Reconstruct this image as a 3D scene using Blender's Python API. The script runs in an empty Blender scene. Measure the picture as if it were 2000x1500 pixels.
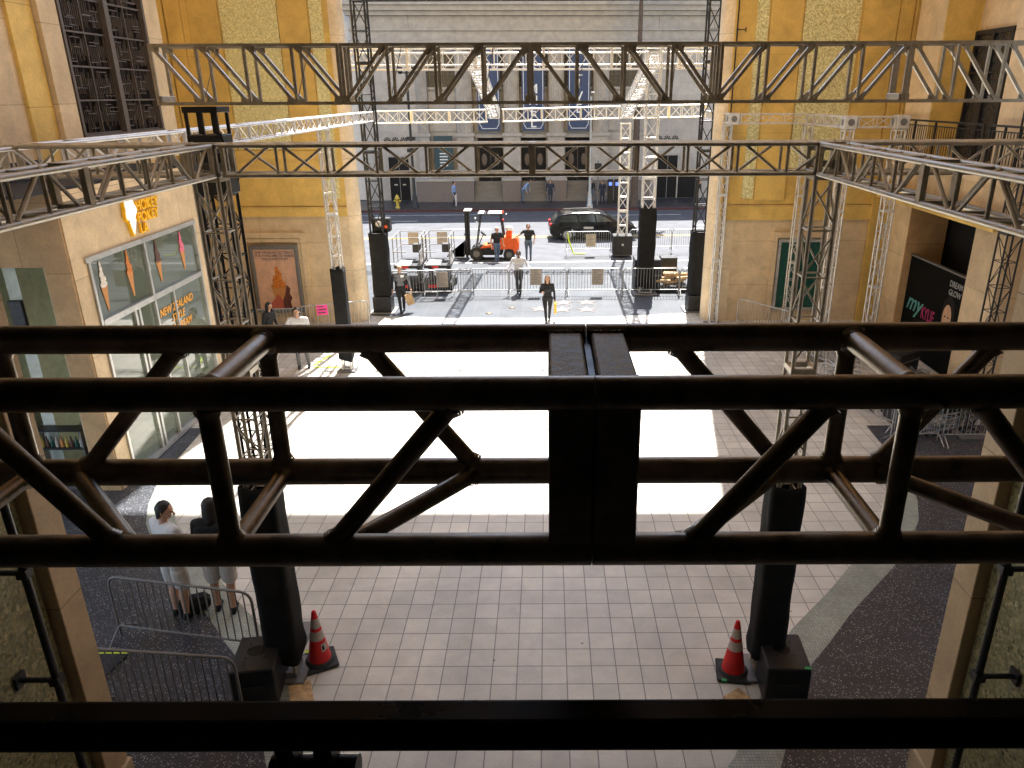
import bpy, math, random
from mathutils import Vector, Matrix
random.seed(7)
R = math.radians
scene = bpy.context.scene
C = scene.collection
# ------------------------------------------------------------------ camera
cam_d = bpy.data.cameras.new('camera'); cam = bpy.data.objects.new('camera', cam_d); C.objects.link(cam)
cam.matrix_world = Matrix.Translation((0, 0, 7.7)) @ Matrix.Rotation(R(90-21.1), 4, 'X') @ Matrix.Rotation(R(-.23), 4, 'Z')
cam_d.sensor_width = 36; cam_d.lens = 26.37; cam_d.shift_x = -.035
cam_d.clip_start = .05; cam_d.clip_end = 3000
scene.camera = cam
# ------------------------------------------------------------------ light
SUN_EL, SUN_AZ = 57, 9
w = bpy.data.worlds.new('World'); scene.world = w; w.use_nodes = True
nt = w.node_tree; nt.nodes.clear()
sky = nt.nodes.new('ShaderNodeTexSky'); sky.sky_type = 'NISHITA'; sky.sun_disc = False
sky.sun_elevation = R(SUN_EL); sky.sun_rotation = R(SUN_AZ)
bg = nt.nodes.new('ShaderNodeBackground'); bg.inputs[1].default_value = .095
wo = nt.nodes.new('ShaderNodeOutputWorld')
nt.links.new(sky.outputs[0], bg.inputs[0]); nt.links.new(bg.outputs[0], wo.inputs[0])
sl = bpy.data.lights.new('sun', 'SUN'); sl.energy = 4.2; sl.angle = R(.5); sl.color = (1, .975, .94)
so = bpy.data.objects.new('sun', sl); C.objects.link(so)
sd = Vector((math.sin(R(SUN_AZ))*math.cos(R(SUN_EL)), math.cos(R(SUN_AZ))*math.cos(R(SUN_EL)), math.sin(R(SUN_EL))))
so.rotation_euler = sd.to_track_quat('Z', 'Y').to_euler(); so.location = (5, 20, 40)
scene.view_settings.view_transform = 'Standard'; scene.view_settings.look = 'None'
scene.view_settings.gamma = 1; scene.view_settings.exposure = 2.42
scene.cycles.max_bounces = 8; scene.cycles.diffuse_bounces = 5
# ------------------------------------------------------------------ materials
def mat(name, col, rough=.7, metal=0, noise=.12, nscale=6, bump=0, spec=.5, emit=None, vec=None, trans=0, alpha=1):
    m = bpy.data.materials.new(name); m.use_nodes = True; t = m.node_tree; n = t.nodes; b = n['Principled BSDF']
    b.inputs['Roughness'].default_value = rough; b.inputs['Metallic'].default_value = metal
    b.inputs['Specular IOR Level'].default_value = spec
    tc = n.new('ShaderNodeTexCoord'); nz = n.new('ShaderNodeTexNoise')
    nz.inputs['Scale'].default_value = nscale; nz.inputs['Detail'].default_value = 6; nz.inputs['Roughness'].default_value = .65
    t.links.new(tc.outputs['Object'], nz.inputs['Vector'])
    mr = n.new('ShaderNodeMapRange'); mr.inputs[1].default_value = .3; mr.inputs[2].default_value = .7
    mr.inputs[3].default_value = 1-noise*1.6; mr.inputs[4].default_value = 1+noise
    t.links.new(nz.outputs[0], mr.inputs[0])
    vm = n.new('ShaderNodeVectorMath'); vm.operation = 'SCALE'; vm.inputs[0].default_value = col[:3]
    t.links.new(mr.outputs[0], vm.inputs['Scale']); t.links.new(vm.outputs[0], b.inputs['Base Color'])
    m['_col'] = 1
    if metal or rough < .6:
        r2 = n.new('ShaderNodeMapRange'); r2.inputs[1].default_value = .3; r2.inputs[2].default_value = .7
        r2.inputs[3].default_value = max(.03, rough-.1); r2.inputs[4].default_value = min(1, rough+.15)
        t.links.new(nz.outputs[0], r2.inputs[0]); t.links.new(r2.outputs[0], b.inputs['Roughness'])
    if bump:
        bp = n.new('ShaderNodeBump'); bp.inputs['Strength'].default_value = bump; bp.inputs['Distance'].default_value = .01
        nb = n.new('ShaderNodeTexNoise'); nb.inputs['Scale'].default_value = nscale*5; nb.inputs['Detail'].default_value = 5
        t.links.new(tc.outputs['Object'], nb.inputs['Vector']); t.links.new(nb.outputs[0], bp.inputs['Height']); t.links.new(bp.outputs[0], b.inputs['Normal'])
    if emit: b.inputs['Emission Color'].default_value = (*emit[:3], 1); b.inputs['Emission Strength'].default_value = emit[3]
    if trans: b.inputs['Transmission Weight'].default_value = trans
    if alpha < 1: b.inputs['Alpha'].default_value = alpha
    return m
def plane_vec(t, plane):
    n = t.nodes; g = n.new('ShaderNodeNewGeometry'); s = n.new('ShaderNodeSeparateXYZ'); c = n.new('ShaderNodeCombineXYZ')
    t.links.new(g.outputs['Position'], s.inputs[0])
    a, b = {'XY': (0, 1), 'XZ': (0, 2), 'YZ': (1, 2)}[plane]
    if plane == 'W':pass
    t.links.new(s.outputs[a], c.inputs[0]); t.links.new(s.outputs[b], c.inputs[1])
    return c.outputs[0], g
def stone(name, col, jw, jh, plane, mortar=.012, mcol=.45, noise=.14, rough=.6, off=(0, 0), var=.06, bump=.15, nscale=2.2, stagger=0, spec=.35, stain=.12, spots=0):
    """stone or tile cladding with joints on a world-space grid"""
    m = bpy.data.materials.new(name); m.use_nodes = True; t = m.node_tree; n = t.nodes; b = n['Principled BSDF']
    v, g = plane_vec(t, plane)
    mp = n.new('ShaderNodeMapping'); mp.inputs['Location'].default_value = (off[0], off[1], 0); t.links.new(v, mp.inputs[0])
    br = n.new('ShaderNodeTexBrick'); br.offset = stagger; br.squash = 1
    br.inputs['Scale'].default_value = 1; br.inputs['Brick Width'].default_value = jw; br.inputs['Row Height'].default_value = jh
    br.inputs['Mortar Size'].default_value = mortar/2; br.inputs['Mortar Smooth'].default_value = .2; br.inputs['Bias'].default_value = 0
    br.inputs['Color1'].default_value = (*[c*(1-var) for c in col], 1); br.inputs['Color2'].default_value = (*[min(1, c*(1+var)) for c in col], 1)
    br.inputs['Mortar'].default_value = (*[c*mcol for c in col], 1)
    t.links.new(mp.outputs[0], br.inputs['Vector'])
    out = br.outputs['Color']
    for sc, amt in ((nscale, noise), (nscale*9, noise*.6), (.35, stain)):
        nz = n.new('ShaderNodeTexNoise'); nz.inputs['Scale'].default_value = sc; nz.inputs['Detail'].default_value = 7; nz.inputs['Distortion'].default_value = .6
        t.links.new(g.outputs['Position'], nz.inputs['Vector'])
        mr = n.new('ShaderNodeMapRange'); mr.inputs[1].default_value = .3; mr.inputs[2].default_value = .7
        mr.inputs[3].default_value = 1-amt; mr.inputs[4].default_value = 1+amt; t.links.new(nz.outputs[0], mr.inputs[0])
        vm = n.new('ShaderNodeVectorMath'); vm.operation = 'SCALE'; t.links.new(out, vm.inputs[0]); t.links.new(mr.outputs[0], vm.inputs['Scale']); out = vm.outputs[0]
    if spots:
        for sc, th, lo in ((1.7, .045, .35), (4.1, .04, .6)):
            vo = n.new('ShaderNodeTexVoronoi'); vo.inputs['Scale'].default_value = sc; t.links.new(g.outputs['Position'], vo.inputs['Vector'])
            mr = n.new('ShaderNodeMapRange'); mr.inputs[1].default_value = th*.6; mr.inputs[2].default_value = th; mr.inputs[3].default_value = lo; mr.inputs[4].default_value = 1; t.links.new(vo.outputs['Distance'], mr.inputs[0])
            vm = n.new('ShaderNodeVectorMath'); vm.operation = 'SCALE'; t.links.new(out, vm.inputs[0]); t.links.new(mr.outputs[0], vm.inputs['Scale']); out = vm.outputs[0]
    t.links.new(out, b.inputs['Base Color']); b.inputs['Roughness'].default_value = rough; b.inputs['Specular IOR Level'].default_value = spec
    if bump:
        bp = n.new('ShaderNodeBump'); bp.inputs['Strength'].default_value = bump; bp.inputs['Distance'].default_value = .01; bp.invert = True
        t.links.new(br.outputs['Fac'], bp.inputs['Height']); t.links.new(bp.outputs[0], b.inputs['Normal'])
    return m
def mosaic(name, c1, c2, plane, size=.03, rough=.3, metal=.3, sx=1.0):
    m = bpy.data.materials.new(name); m.use_nodes = True; t = m.node_tree; n = t.nodes; b = n['Principled BSDF']
    v, g = plane_vec(t, plane)
    mp = n.new('ShaderNodeMapping'); mp.inputs['Scale'].default_value = (sx, 1, 1); t.links.new(v, mp.inputs[0])
    vo = n.new('ShaderNodeTexVoronoi'); vo.voronoi_dimensions = '2D'; vo.distance = 'CHEBYCHEV'; vo.inputs['Scale'].default_value = 1/size; vo.inputs['Randomness'].default_value = .45
    t.links.new(mp.outputs[0], vo.inputs['Vector'])
    ve = n.new('ShaderNodeTexVoronoi'); ve.voronoi_dimensions = '2D'; ve.feature = 'DISTANCE_TO_EDGE'; ve.inputs['Scale'].default_value = 1/size; ve.inputs['Randomness'].default_value = .45
    t.links.new(mp.outputs[0], ve.inputs['Vector'])
    sp = n.new('ShaderNodeSeparateColor'); t.links.new(vo.outputs['Color'], sp.inputs[0])
    mx = n.new('ShaderNodeMix'); mx.data_type = 'RGBA'; mx.inputs[6].default_value = (*c1, 1); mx.inputs[7].default_value = (*c2, 1)
    t.links.new(sp.outputs[0], mx.inputs[0])
    mg = n.new('ShaderNodeMapRange'); mg.inputs[1].default_value = .02; mg.inputs[2].default_value = .07; mg.inputs[3].default_value = .45; mg.inputs[4].default_value = 1
    t.links.new(ve.outputs['Distance'], mg.inputs[0])
    vm = n.new('ShaderNodeVectorMath'); vm.operation = 'SCALE'; t.links.new(mx.outputs[2], vm.inputs[0]); t.links.new(mg.outputs[0], vm.inputs['Scale'])
    t.links.new(vm.outputs[0], b.inputs['Base Color']); b.inputs['Metallic'].default_value = metal
    rr = n.new('ShaderNodeMapRange'); rr.inputs[3].default_value = rough-.1; rr.inputs[4].default_value = rough+.3; t.links.new(sp.outputs[1], rr.inputs[0]); t.links.new(rr.outputs[0], b.inputs['Roughness'])
    nn = n.new('ShaderNodeVectorMath'); nn.operation = 'SCALE'; nn.inputs['Scale'].default_value = .28
    sb = n.new('ShaderNodeVectorMath'); sb.operation = 'SUBTRACT'; sb.inputs[1].default_value = (.5, .5, .5); t.links.new(vo.outputs['Color'], sb.inputs[0]); t.links.new(sb.outputs[0], nn.inputs[0])
    ad = n.new('ShaderNodeVectorMath'); ad.operation = 'ADD'; t.links.new(g.outputs['Normal'], ad.inputs[0]); t.links.new(nn.outputs[0], ad.inputs[1])
    no = n.new('ShaderNodeVectorMath'); no.operation = 'NORMALIZE'; t.links.new(ad.outputs[0], no.inputs[0]); t.links.new(no.outputs[0], b.inputs['Normal'])
    return m
def terrazzo(name, col, fleck, scale=38, grid=0, jcol=None):
    m = bpy.data.materials.new(name); m.use_nodes = True; t = m.node_tree; n = t.nodes; b = n['Principled BSDF']
    v, g = plane_vec(t, 'XY')
    vo = n.new('ShaderNodeTexVoronoi'); vo.inputs['Scale'].default_value = scale; t.links.new(g.outputs['Position'], vo.inputs['Vector'])
    sp = n.new('ShaderNodeSeparateColor'); t.links.new(vo.outputs['Color'], sp.inputs[0])
    th = n.new('ShaderNodeMath'); th.operation = 'GREATER_THAN'; th.inputs[1].default_value = .66; t.links.new(sp.outputs[0], th.inputs[0])
    dd = n.new('ShaderNodeMath'); dd.operation = 'LESS_THAN'; dd.inputs[1].default_value = .42; t.links.new(vo.outputs['Distance'], dd.inputs[0])
    mm = n.new('ShaderNodeMath'); mm.operation = 'MULTIPLY'; t.links.new(th.outputs[0], mm.inputs[0]); t.links.new(dd.outputs[0], mm.inputs[1])
    mu = n.new('ShaderNodeMath'); mu.operation = 'MULTIPLY'; t.links.new(mm.outputs[0], mu.inputs[0]); t.links.new(sp.outputs[1], mu.inputs[1])
    nz = n.new('ShaderNodeTexNoise'); nz.inputs['Scale'].default_value = 1.1; nz.inputs['Detail'].default_value = 6; t.links.new(g.outputs['Position'], nz.inputs['Vector'])
    mr = n.new('ShaderNodeMapRange'); mr.inputs[1].default_value = .3; mr.inputs[2].default_value = .7; mr.inputs[3].default_value = .75; mr.inputs[4].default_value = 1.25; t.links.new(nz.outputs[0], mr.inputs[0])
    vm = n.new('ShaderNodeVectorMath'); vm.operation = 'SCALE'; vm.inputs[0].default_value = col; t.links.new(mr.outputs[0], vm.inputs['Scale'])
    mx = n.new('ShaderNodeMix'); mx.data_type = 'RGBA'; t.links.new(mu.outputs[0], mx.inputs[0]); t.links.new(vm.outputs[0], mx.inputs[6]); mx.inputs[7].default_value = (*fleck, 1)
    out = mx.outputs[2]
    if grid:
        br = n.new('ShaderNodeTexBrick'); br.offset = 0; br.inputs['Scale'].default_value = 1; br.inputs['Brick Width'].default_value = grid; br.inputs['Row Height'].default_value = grid
        br.inputs['Mortar Size'].default_value = .007; t.links.new(v, br.inputs['Vector'])
        m2 = n.new('ShaderNodeMix'); m2.data_type = 'RGBA'; t.links.new(br.outputs['Fac'], m2.inputs[0]); t.links.new(out, m2.inputs[6]); m2.inputs[7].default_value = (*jcol, 1); out = m2.outputs[2]
    t.links.new(out, b.inputs['Base Color']); b.inputs['Roughness'].default_value = .38; b.inputs['Specular IOR Level'].default_value = .4
    return m
BEI, YEL = (.59, .445, .272), (.61, .405, .112)
M = dict(
 beiX=stone('limestone_yz', BEI, 2.35, 1.55, 'YZ', off=(.35, .2)), beiY=stone('limestone_xz', BEI, 2.35, 1.55, 'XZ', off=(.6, .22)),
 yelX=stone('ochre_yz', YEL, 2.6, 1.9, 'YZ', off=(.3, .1)), yelY=stone('ochre_xz', YEL, 2.6, 2.4, 'XZ', off=(.9, .72), mortar=.008),
 cream=stone('cream_jamb', (.66, .52, .34), 9, 1.9, 'YZ', noise=.16, nscale=1.2),
 dkbei=stone('shaded_beige_stone', (.50, .31, .15), 1.6, 1.3, 'XZ', off=(.2, .6)),  # beige stone browned: shade of the side faces put into the colour
 tile=stone('plaza_tile', (.51, .485, .425), .355, .355, 'XY', mortar=.017, mcol=.38, off=(.10, -.12), var=.09, noise=.08, rough=.5, bump=.3, nscale=3, stain=.2, spec=.5, spots=1),
 band=stone('band_mosaic', (.29, .31, .255), .045, .045, 'XY', mortar=.008, mcol=.6, var=.12, noise=.14, rough=.5, spots=1),
 terr=terrazzo('dark_terrazzo', (.032, .034, .041), (.40, .41, .40), 46),
 walk=terrazzo('charcoal_walk', (.050, .056, .063), (.15, .15, .15), 60, .93, (.11, .105, .095)),
 walk2=terrazzo('charcoal_walk_far', (.024, .024, .028), (.2, .2, .2), 60, .93, (.08, .08, .08)),
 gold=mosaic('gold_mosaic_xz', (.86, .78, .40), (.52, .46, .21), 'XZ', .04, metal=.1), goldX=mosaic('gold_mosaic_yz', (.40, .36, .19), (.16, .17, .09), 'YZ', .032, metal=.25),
 road=mat('road', (.056, .058, .066), .85, noise=.2, nscale=1.2, bump=.3), ground=mat('ground', (.12, .12, .12), .9),
 kerb=mat('red_kerb', (.075, .022, .022), .7), kerbw=mat('kerb_concrete', (.3, .29, .28), .8),
 line_w=mat('road_white', (.6, .6, .58), .7, noise=.3, nscale=3), line_y=mat('road_yellow', (.55, .40, .08), .7, noise=.3, nscale=3),
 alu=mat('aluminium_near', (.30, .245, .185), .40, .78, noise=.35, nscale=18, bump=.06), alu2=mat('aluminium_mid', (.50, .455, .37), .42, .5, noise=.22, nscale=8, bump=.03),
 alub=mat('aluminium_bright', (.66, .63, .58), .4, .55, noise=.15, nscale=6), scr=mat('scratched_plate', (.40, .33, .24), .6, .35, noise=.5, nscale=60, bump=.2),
 blk=mat('black_steel', (.022, .022, .023), .45, .3, noise=.3), cloth=mat('black_cloth', (.016, .016, .016), .85, noise=.3, nscale=3, bump=.3, spec=.15),
 rail=mat('black_rail', (.007, .007, .007), .3, 0, spec=.2), galv=mat('galvanised', (.38, .38, .37), .42, .7, noise=.2), steelk=mat('dull_steel', (.20, .19, .18), .5, .5),
 conc=stone('facade_grey', (.36, .335, .31), 1.9, .85, 'XZ', noise=.13, nscale=1.5, stagger=.5, mcol=.75, mortar=.02), concp=mat('facade_plain', (.345, .32, .295), .8, noise=.14, nscale=2, bump=.2),
 plinth=mat('plinth_stone', (.17, .14, .125), .7, noise=.1), dark=mat('dark_void', (.014, .013, .013), .7, spec=.15), darkw=mat('dark_bronze_window', (.03, .032, .035), .25, .2),
 ban=mat('banner_blue', (.035, .055, .12), .7, noise=.05), white=mat('white_paint', (.75, .75, .73), .6, noise=.05), wsign=mat('white_letters', (.7, .72, .74), .6),
 orange=mat('orange_paint', (.75, .11, .01), .4, noise=.1), red=mat('red_plastic', (.72, .012, .012), .45, noise=.12), redd=mat('red_lamp', (.6, .01, .01), .3),
 refl=mat('reflective_band', (.52, .45, .40), .35, noise=.15, nscale=20), rub=mat('black_rubber', (.018, .018, .018), .7), lime=mat('lime_tape', (.55, .72, .02), .6), green=mat('green_tape', (.03, .35, .08), .6),
 pink=mat('pink_paper', (.85, .06, .30), .7), paper=mat('notice_paper', (.42, .38, .33), .8, noise=.1), wood=mat('timber', (.50, .33, .16), .7, noise=.3, nscale=12), hyd=mat('hydrant_yellow', (.45, .33, .05), .5),
 carb=mat('black_car_paint', (.004, .004, .005), .15, .0, noise=.1, spec=.4), glass=mat('tinted_glass', (.03, .035, .035), .05, 0, spec=.9), rim=mat('wheel_rim', (.45, .44, .43), .3, .8),
 grille=mat('bronze_grille', (.11, .085, .07), .5, .3), grilleb=mat('grille_back', (.012, .008, .006), .8, spec=.1), roofm=mat('black_roofing', (.018, .017, .018), .8, noise=.4),
 frame=mat('window_alu', (.50, .50, .48), .35, .6), shopwall=mat('shop_interior', (.66, .68, .58), .8), shopfl=mat('shop_floor', (.2, .19, .18), .5),
 ylet=mat('yellow_letters', (.90, .50, .01), .5, noise=.03, emit=(1, .45, .01, .01)), wlit=mat('white_lit_sign', (.8, .78, .72), .5, noise=.02, emit=(1, .93, .75, .14)),
 olet=mat('orange_vinyl', (.85, .38, .04), .6, noise=.03), bark=mat('palm_bark', (.10, .075, .06), .9, noise=.5, nscale=20, bump=.6), frond=mat('palm_frond', (.05, .09, .03), .6),
 pinkb=mat('pink_building', (.50, .36, .33), .8), whiteb=mat('white_building', (.60, .58, .56), .8), inter=mat('bridge_interior', (.05, .042, .036), .9),
 teal=mat('teal_script', (.10, .33, .30), .7, noise=.3, nscale=30), mag=mat('magenta_print', (.42, .02, .12), .7, noise=.3, nscale=30), skinp=mat('printed_skin', (.60, .36, .22), .7), greyp=mat('grey_print', (.35, .37, .38), .7, noise=.5, nscale=40),
 green2=mat('green_glass', (.012, .075, .06), .15), lip=mat('printed_lips', (.4, .05, .06), .6), brass=mat('brass', (.11, .09, .045), .5, .3), star=mat('star_pink', (.080, .046, .041), .5),
 cone=mat('waffle_cone', (.55, .24, .07), .7, noise=.25, nscale=60), creamw=mat('cream_white', (.72, .66, .58), .6, noise=.2, nscale=25), creamp=mat('cream_pink', (.72, .14, .22), .6, noise=.2, nscale=25),
 caramel=mat('caramel', (.62, .19, .02), .4, noise=.35, nscale=20), choc=mat('chocolate', (.09, .035, .025), .5), poster=mat('poster_peach', (.66, .40, .27), .45, noise=.16, nscale=3), hand=mat('printed_hand', (.45, .10, .06), .6),
 pshad=mat('printed_dark', (.10, .025, .015), .6), bluetxt=mat('poster_letters', (.05, .07, .12), .6), blackb=mat('black_board', (.006, .006, .005), .8, spec=.08),
)
def glass_mat():
    m = bpy.data.materials.new('shop_glass'); m.use_nodes = True; t = m.node_tree; n = t.nodes; n.clear()
    o = n.new('ShaderNodeOutputMaterial'); mx = n.new('ShaderNodeMixShader'); tr = n.new('ShaderNodeBsdfTransparent'); gl = n.new('ShaderNodeBsdfGlossy'); fr = n.new('ShaderNodeFresnel')
    tr.inputs[0].default_value = (.80, .88, .80, 1); gl.inputs['Roughness'].default_value = .015; fr.inputs[0].default_value = 1.5
    ad = n.new('ShaderNodeMath'); ad.inputs[1].default_value = .11; t.links.new(fr.outputs[0], ad.inputs[0])
    t.links.new(ad.outputs[0], mx.inputs[0]); t.links.new(tr.outputs[0], mx.inputs[1]); t.links.new(gl.outputs[0], mx.inputs[2]); df = n.new('ShaderNodeBsdfDiffuse'); df.inputs[0].default_value = (.40, .45, .37, 1); m2 = n.new('ShaderNodeMixShader'); m2.inputs[0].default_value = .20; t.links.new(mx.outputs[0], m2.inputs[1]); t.links.new(df.outputs[0], m2.inputs[2]); t.links.new(m2.outputs[0], o.inputs[0])  # even grey-green mixed into the glass, standing in for light from the interior
    return m
M['sglass'] = glass_mat()
# ------------------------------------------------------------------ mesh builder
class MB:
    def __init__(s): s.v = []; s.f = []; s.sm = []; s.mi = []; s.cur = 0
    def add(s, vs, fs, smooth=False):
        o = len(s.v); s.v += [tuple(v) for v in vs]
        for f in fs: s.f.append([i+o for i in f]); s.sm.append(smooth); s.mi.append(s.cur)
        return s
    def box(s, a, b):
        (x0, y0, z0), (x1, y1, z1) = a, b
        x0, x1 = sorted((x0, x1)); y0, y1 = sorted((y0, y1)); z0, z1 = sorted((z0, z1))
        vs = [(x0, y0, z0), (x1, y0, z0), (x1, y1, z0), (x0, y1, z0), (x0, y0, z1), (x1, y0, z1), (x1, y1, z1), (x0, y1, z1)]
        return s.add(vs, [(0, 3, 2, 1), (4, 5, 6, 7), (0, 1, 5, 4), (1, 2, 6, 5), (2, 3, 7, 6), (3, 0, 4, 7)])
    def bevbox(s, a, b, r=.02):
        x0, x1 = sorted((a[0], b[0])); y0, y1 = sorted((a[1], b[1])); z0, z1 = sorted((a[2], b[2]))
        vs = []
        for z, i in ((z0, r), (z0+r, 0), (z1-r, 0), (z1, r)):
            for x, y in ((x0+r, y0+i), (x1-r, y0+i), (x1-i, y0+r), (x1-i, y1-r), (x1-r, y1-i), (x0+r, y1-i), (x0+i, y1-r), (x0+i, y0+r)): vs.append((x, y, z))
        fs = [tuple(range(7, -1, -1)), tuple(range(24, 32))]
        for k in range(3):
            for i in range(8): fs.append((k*8+i, k*8+(i+1) % 8, k*8+8+(i+1) % 8, k*8+8+i))
        return s.add(vs, fs)
    def tube(s, p, q, r, n=8, r2=None, cap=True):
        p, q = Vector(p), Vector(q); d = (q-p)
        if d.length < 1e-6: return s
        d.normalize(); u = d.orthogonal().normalized(); w_ = d.cross(u); r2 = r if r2 is None else r2
        vs = [p+(u*math.cos(2*math.pi*i/n)+w_*math.sin(2*math.pi*i/n))*r for i in range(n)]
        vs += [q+(u*math.cos(2*math.pi*i/n)+w_*math.sin(2*math.pi*i/n))*r2 for i in range(n)]
        s.add(vs, [(i, (i+1) % n, n+(i+1) % n, n+i) for i in range(n)], n > 5)
        if cap: s.add(vs[:n], [tuple(range(n-1, -1, -1))]); s.add(vs[n:], [tuple(range(n))])
        return s
    def bar(s, p, q, wd, hg, up=(0, 0, 1)):
        p, q = Vector(p), Vector(q); d = (q-p).normalized(); u = Vector(up); sd_ = d.cross(u)
        if sd_.length < 1e-4: sd_ = d.cross(Vector((0, 1, 0)))
        sd_.normalize(); u = sd_.cross(d).normalized(); vs = []
        for c in (p, q):
            for a, b in ((-1, -1), (1, -1), (1, 1), (-1, 1)): vs.append(c+sd_*a*wd/2+u*b*hg/2)
        return s.add(vs, [(3, 2, 1, 0), (4, 5, 6, 7), (0, 1, 5, 4), (1, 2, 6, 5), (2, 3, 7, 6), (3, 0, 4, 7)])
    def path(s, pts, r, n=8):
        pts = [Vector(p) for p in pts]; rings = []
        u = None
        for i, p in enumerate(pts):
            d = (pts[min(i+1, len(pts)-1)]-pts[max(i-1, 0)]).normalized()
            u = d.orthogonal().normalized() if u is None else (u-d*u.dot(d)).normalized()
            w_ = d.cross(u); rings.append([p+(u*math.cos(2*math.pi*k/n)+w_*math.sin(2*math.pi*k/n))*r for k in range(n)])
        vs = [v for rg in rings for v in rg]; fs = []
        for i in range(len(pts)-1):
            for k in range(n): fs.append((i*n+k, i*n+(k+1) % n, (i+1)*n+(k+1) % n, (i+1)*n+k))
        s.add(vs, fs, True); s.add(rings[0], [tuple(range(n-1, -1, -1))]); s.add(rings[-1], [tuple(range(n))])
        return s
    def lathe(s, prof, c=(0, 0, 0), n=20, sx=1, sy=1, smooth=True):
        vs = []; c = Vector(c)
        for r, z in prof:
            for k in range(n): a = 2*math.pi*k/n; vs.append((c.x+r*sx*math.cos(a), c.y+r*sy*math.sin(a), c.z+z))
        fs = [(i*n+k, i*n+(k+1) % n, (i+1)*n+(k+1) % n, (i+1)*n+k) for i in range(len(prof)-1) for k in range(n)]
        s.add(vs, fs, smooth); s.add(vs[:n], [tuple(range(n-1, -1, -1))]); s.add(vs[-n:], [tuple(range(n))]); return s
    def ball(s, c, rx, ry=None, rz=None, n=12, m=8, z0=-1, z1=1):
        ry = ry or rx; rz = rz or rx; a0, a1 = math.asin(z0), math.asin(z1); vs = []
        for i in range(m+1):
            a = a0+(a1-a0)*i/m
            for k in range(n): b = 2*math.pi*k/n; vs.append((c[0]+rx*math.cos(a)*math.cos(b), c[1]+ry*math.cos(a)*math.sin(b), c[2]+rz*math.sin(a)))
        return s.add(vs, [(i*n+k, i*n+(k+1) % n, (i+1)*n+(k+1) % n, (i+1)*n+k) for i in range(m) for k in range(n)], True)
    def prism(s, pts, z0, z1, axis='Z'):
        """extrude a 2D outline; axis Z: (x,y) outline, X: (y,z) outline, Y: (x,z) outline"""
        f = {'Z': lambda a, b, h: (a, b, h), 'X': lambda a, b, h: (h, a, b), 'Y': lambda a, b, h: (a, h, b)}[axis]
        n = len(pts); vs = [f(a, b, z0) for a, b in pts]+[f(a, b, z1) for a, b in pts]
        return s.add(vs, [tuple(range(n-1, -1, -1)), tuple(range(n, 2*n))]+[(i, (i+1) % n, n+(i+1) % n, n+i) for i in range(n)])
    def build(s, name, m, parent=None, mats=None):
        me = bpy.data.meshes.new(name); me.from_pydata([tuple(v) for v in s.v], [], s.f); me.update()
        me.polygons.foreach_set('use_smooth', s.sm)
        if mats:
            for mm in mats: me.materials.append(mm)
            me.polygons.foreach_set('material_index', s.mi)
        else: me.materials.append(M[m] if isinstance(m, str) else m)
        bmn = __import__('bmesh'); b = bmn.new(); b.from_mesh(me); bmn.ops.recalc_face_normals(b, faces=b.faces); b.to_mesh(me); b.free()
        o = bpy.data.objects.new(name, me); C.objects.link(o)
        if parent is not None: o.parent = parent
        return o
def tag(o, label, cat, group=None):
    o['label'] = label; o['category'] = cat
    if group: o['group'] = group
    return o
def thing(name, label, cat, loc=(0, 0, 0), rz=0, group=None):
    o = bpy.data.objects.new(name, None); C.objects.link(o); o.location = loc; o.rotation_euler = (0, 0, rz); o.empty_display_size = .2
    return tag(o, label, cat, group)
def struct(o): o['kind'] = 'structure'; return o
def copy_tree(o, parent=None):
    c = o.copy(); C.objects.link(c); c.parent = parent
    if parent is not None: c.matrix_parent_inverse = o.matrix_parent_inverse.copy()
    for ch in list(o.children): copy_tree(ch, c)
    return c
def box1(name, m, parent, a, b): return MB().box(a, b).build(name, m, parent)
def text_mb(s, size, m, parent, name, pos, rot, depth=.02, align='CENTER', sx=1, font_shear=0, spacing=1, line=1):
    cu = bpy.data.curves.new('txt', 'FONT'); cu.body = s; cu.size = size; cu.extrude = depth/2; cu.align_x = align; cu.shear = font_shear; cu.space_character = spacing; cu.space_line = line
    cu.offset = size*.012
    to = bpy.data.objects.new('txt', cu); C.objects.link(to); bpy.context.view_layer.update()
    me = bpy.data.meshes.new_from_object(to.evaluated_get(bpy.context.evaluated_depsgraph_get()))
    bpy.data.objects.remove(to); bpy.data.curves.remove(cu)
    me.materials.clear(); me.materials.append(M[m])
    o = bpy.data.objects.new(name, me); C.objects.link(o); o.location = pos; o.rotation_euler = rot; o.scale = (sx, 1, 1)
    if parent is not None: o.parent = parent
    return o
ROT_PX = (R(90), 0, R(90))     # text on a wall facing +X, read by someone looking toward -X
ROT_MY = (R(90), 0, 0)         # facing -Y
ROT_MX = (R(90), 0, R(-90))    # facing -X
# ================================================================== ground
ST = R(2.3)
def S(x, y): return (x*math.cos(ST)-(y-60)*math.sin(ST), 60+x*math.sin(ST)+(y-60)*math.cos(ST))
def sheet(name, pts, z, m, zb=None):
    b = MB()
    if zb is None: b.add([(x, y, z) for x, y in pts], [tuple(range(len(pts)))])
    else: b.prism(pts, zb, z)
    return struct(b.build(name, m))
sheet('ground', [(-900, -900), (900, -900), (900, 1400), (-900, 1400)], -.16, 'ground')
edge = [(-14, 27.6), (-8, 27.2), (-5.7, 27.0), (-3.2, 26.78), (-.5, 26.7), (2.5, 26.9), (5.3, 27.35), (8, 27.9), (15, 28.6)]
sheet('plaza_floor', [(-16, -12), (16, -12)]+list(reversed([(-16, 27.7)]+edge+[(16, 28.7)])), 0, 'tile', -.15)
sheet('near_sidewalk', [(-60, 27.7)]+[(-16, 27.7)]+edge+[(16, 28.7), (60, 30), S(60, 36.6), S(-60, 36.6)], 0, 'walk', -.148)
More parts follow.
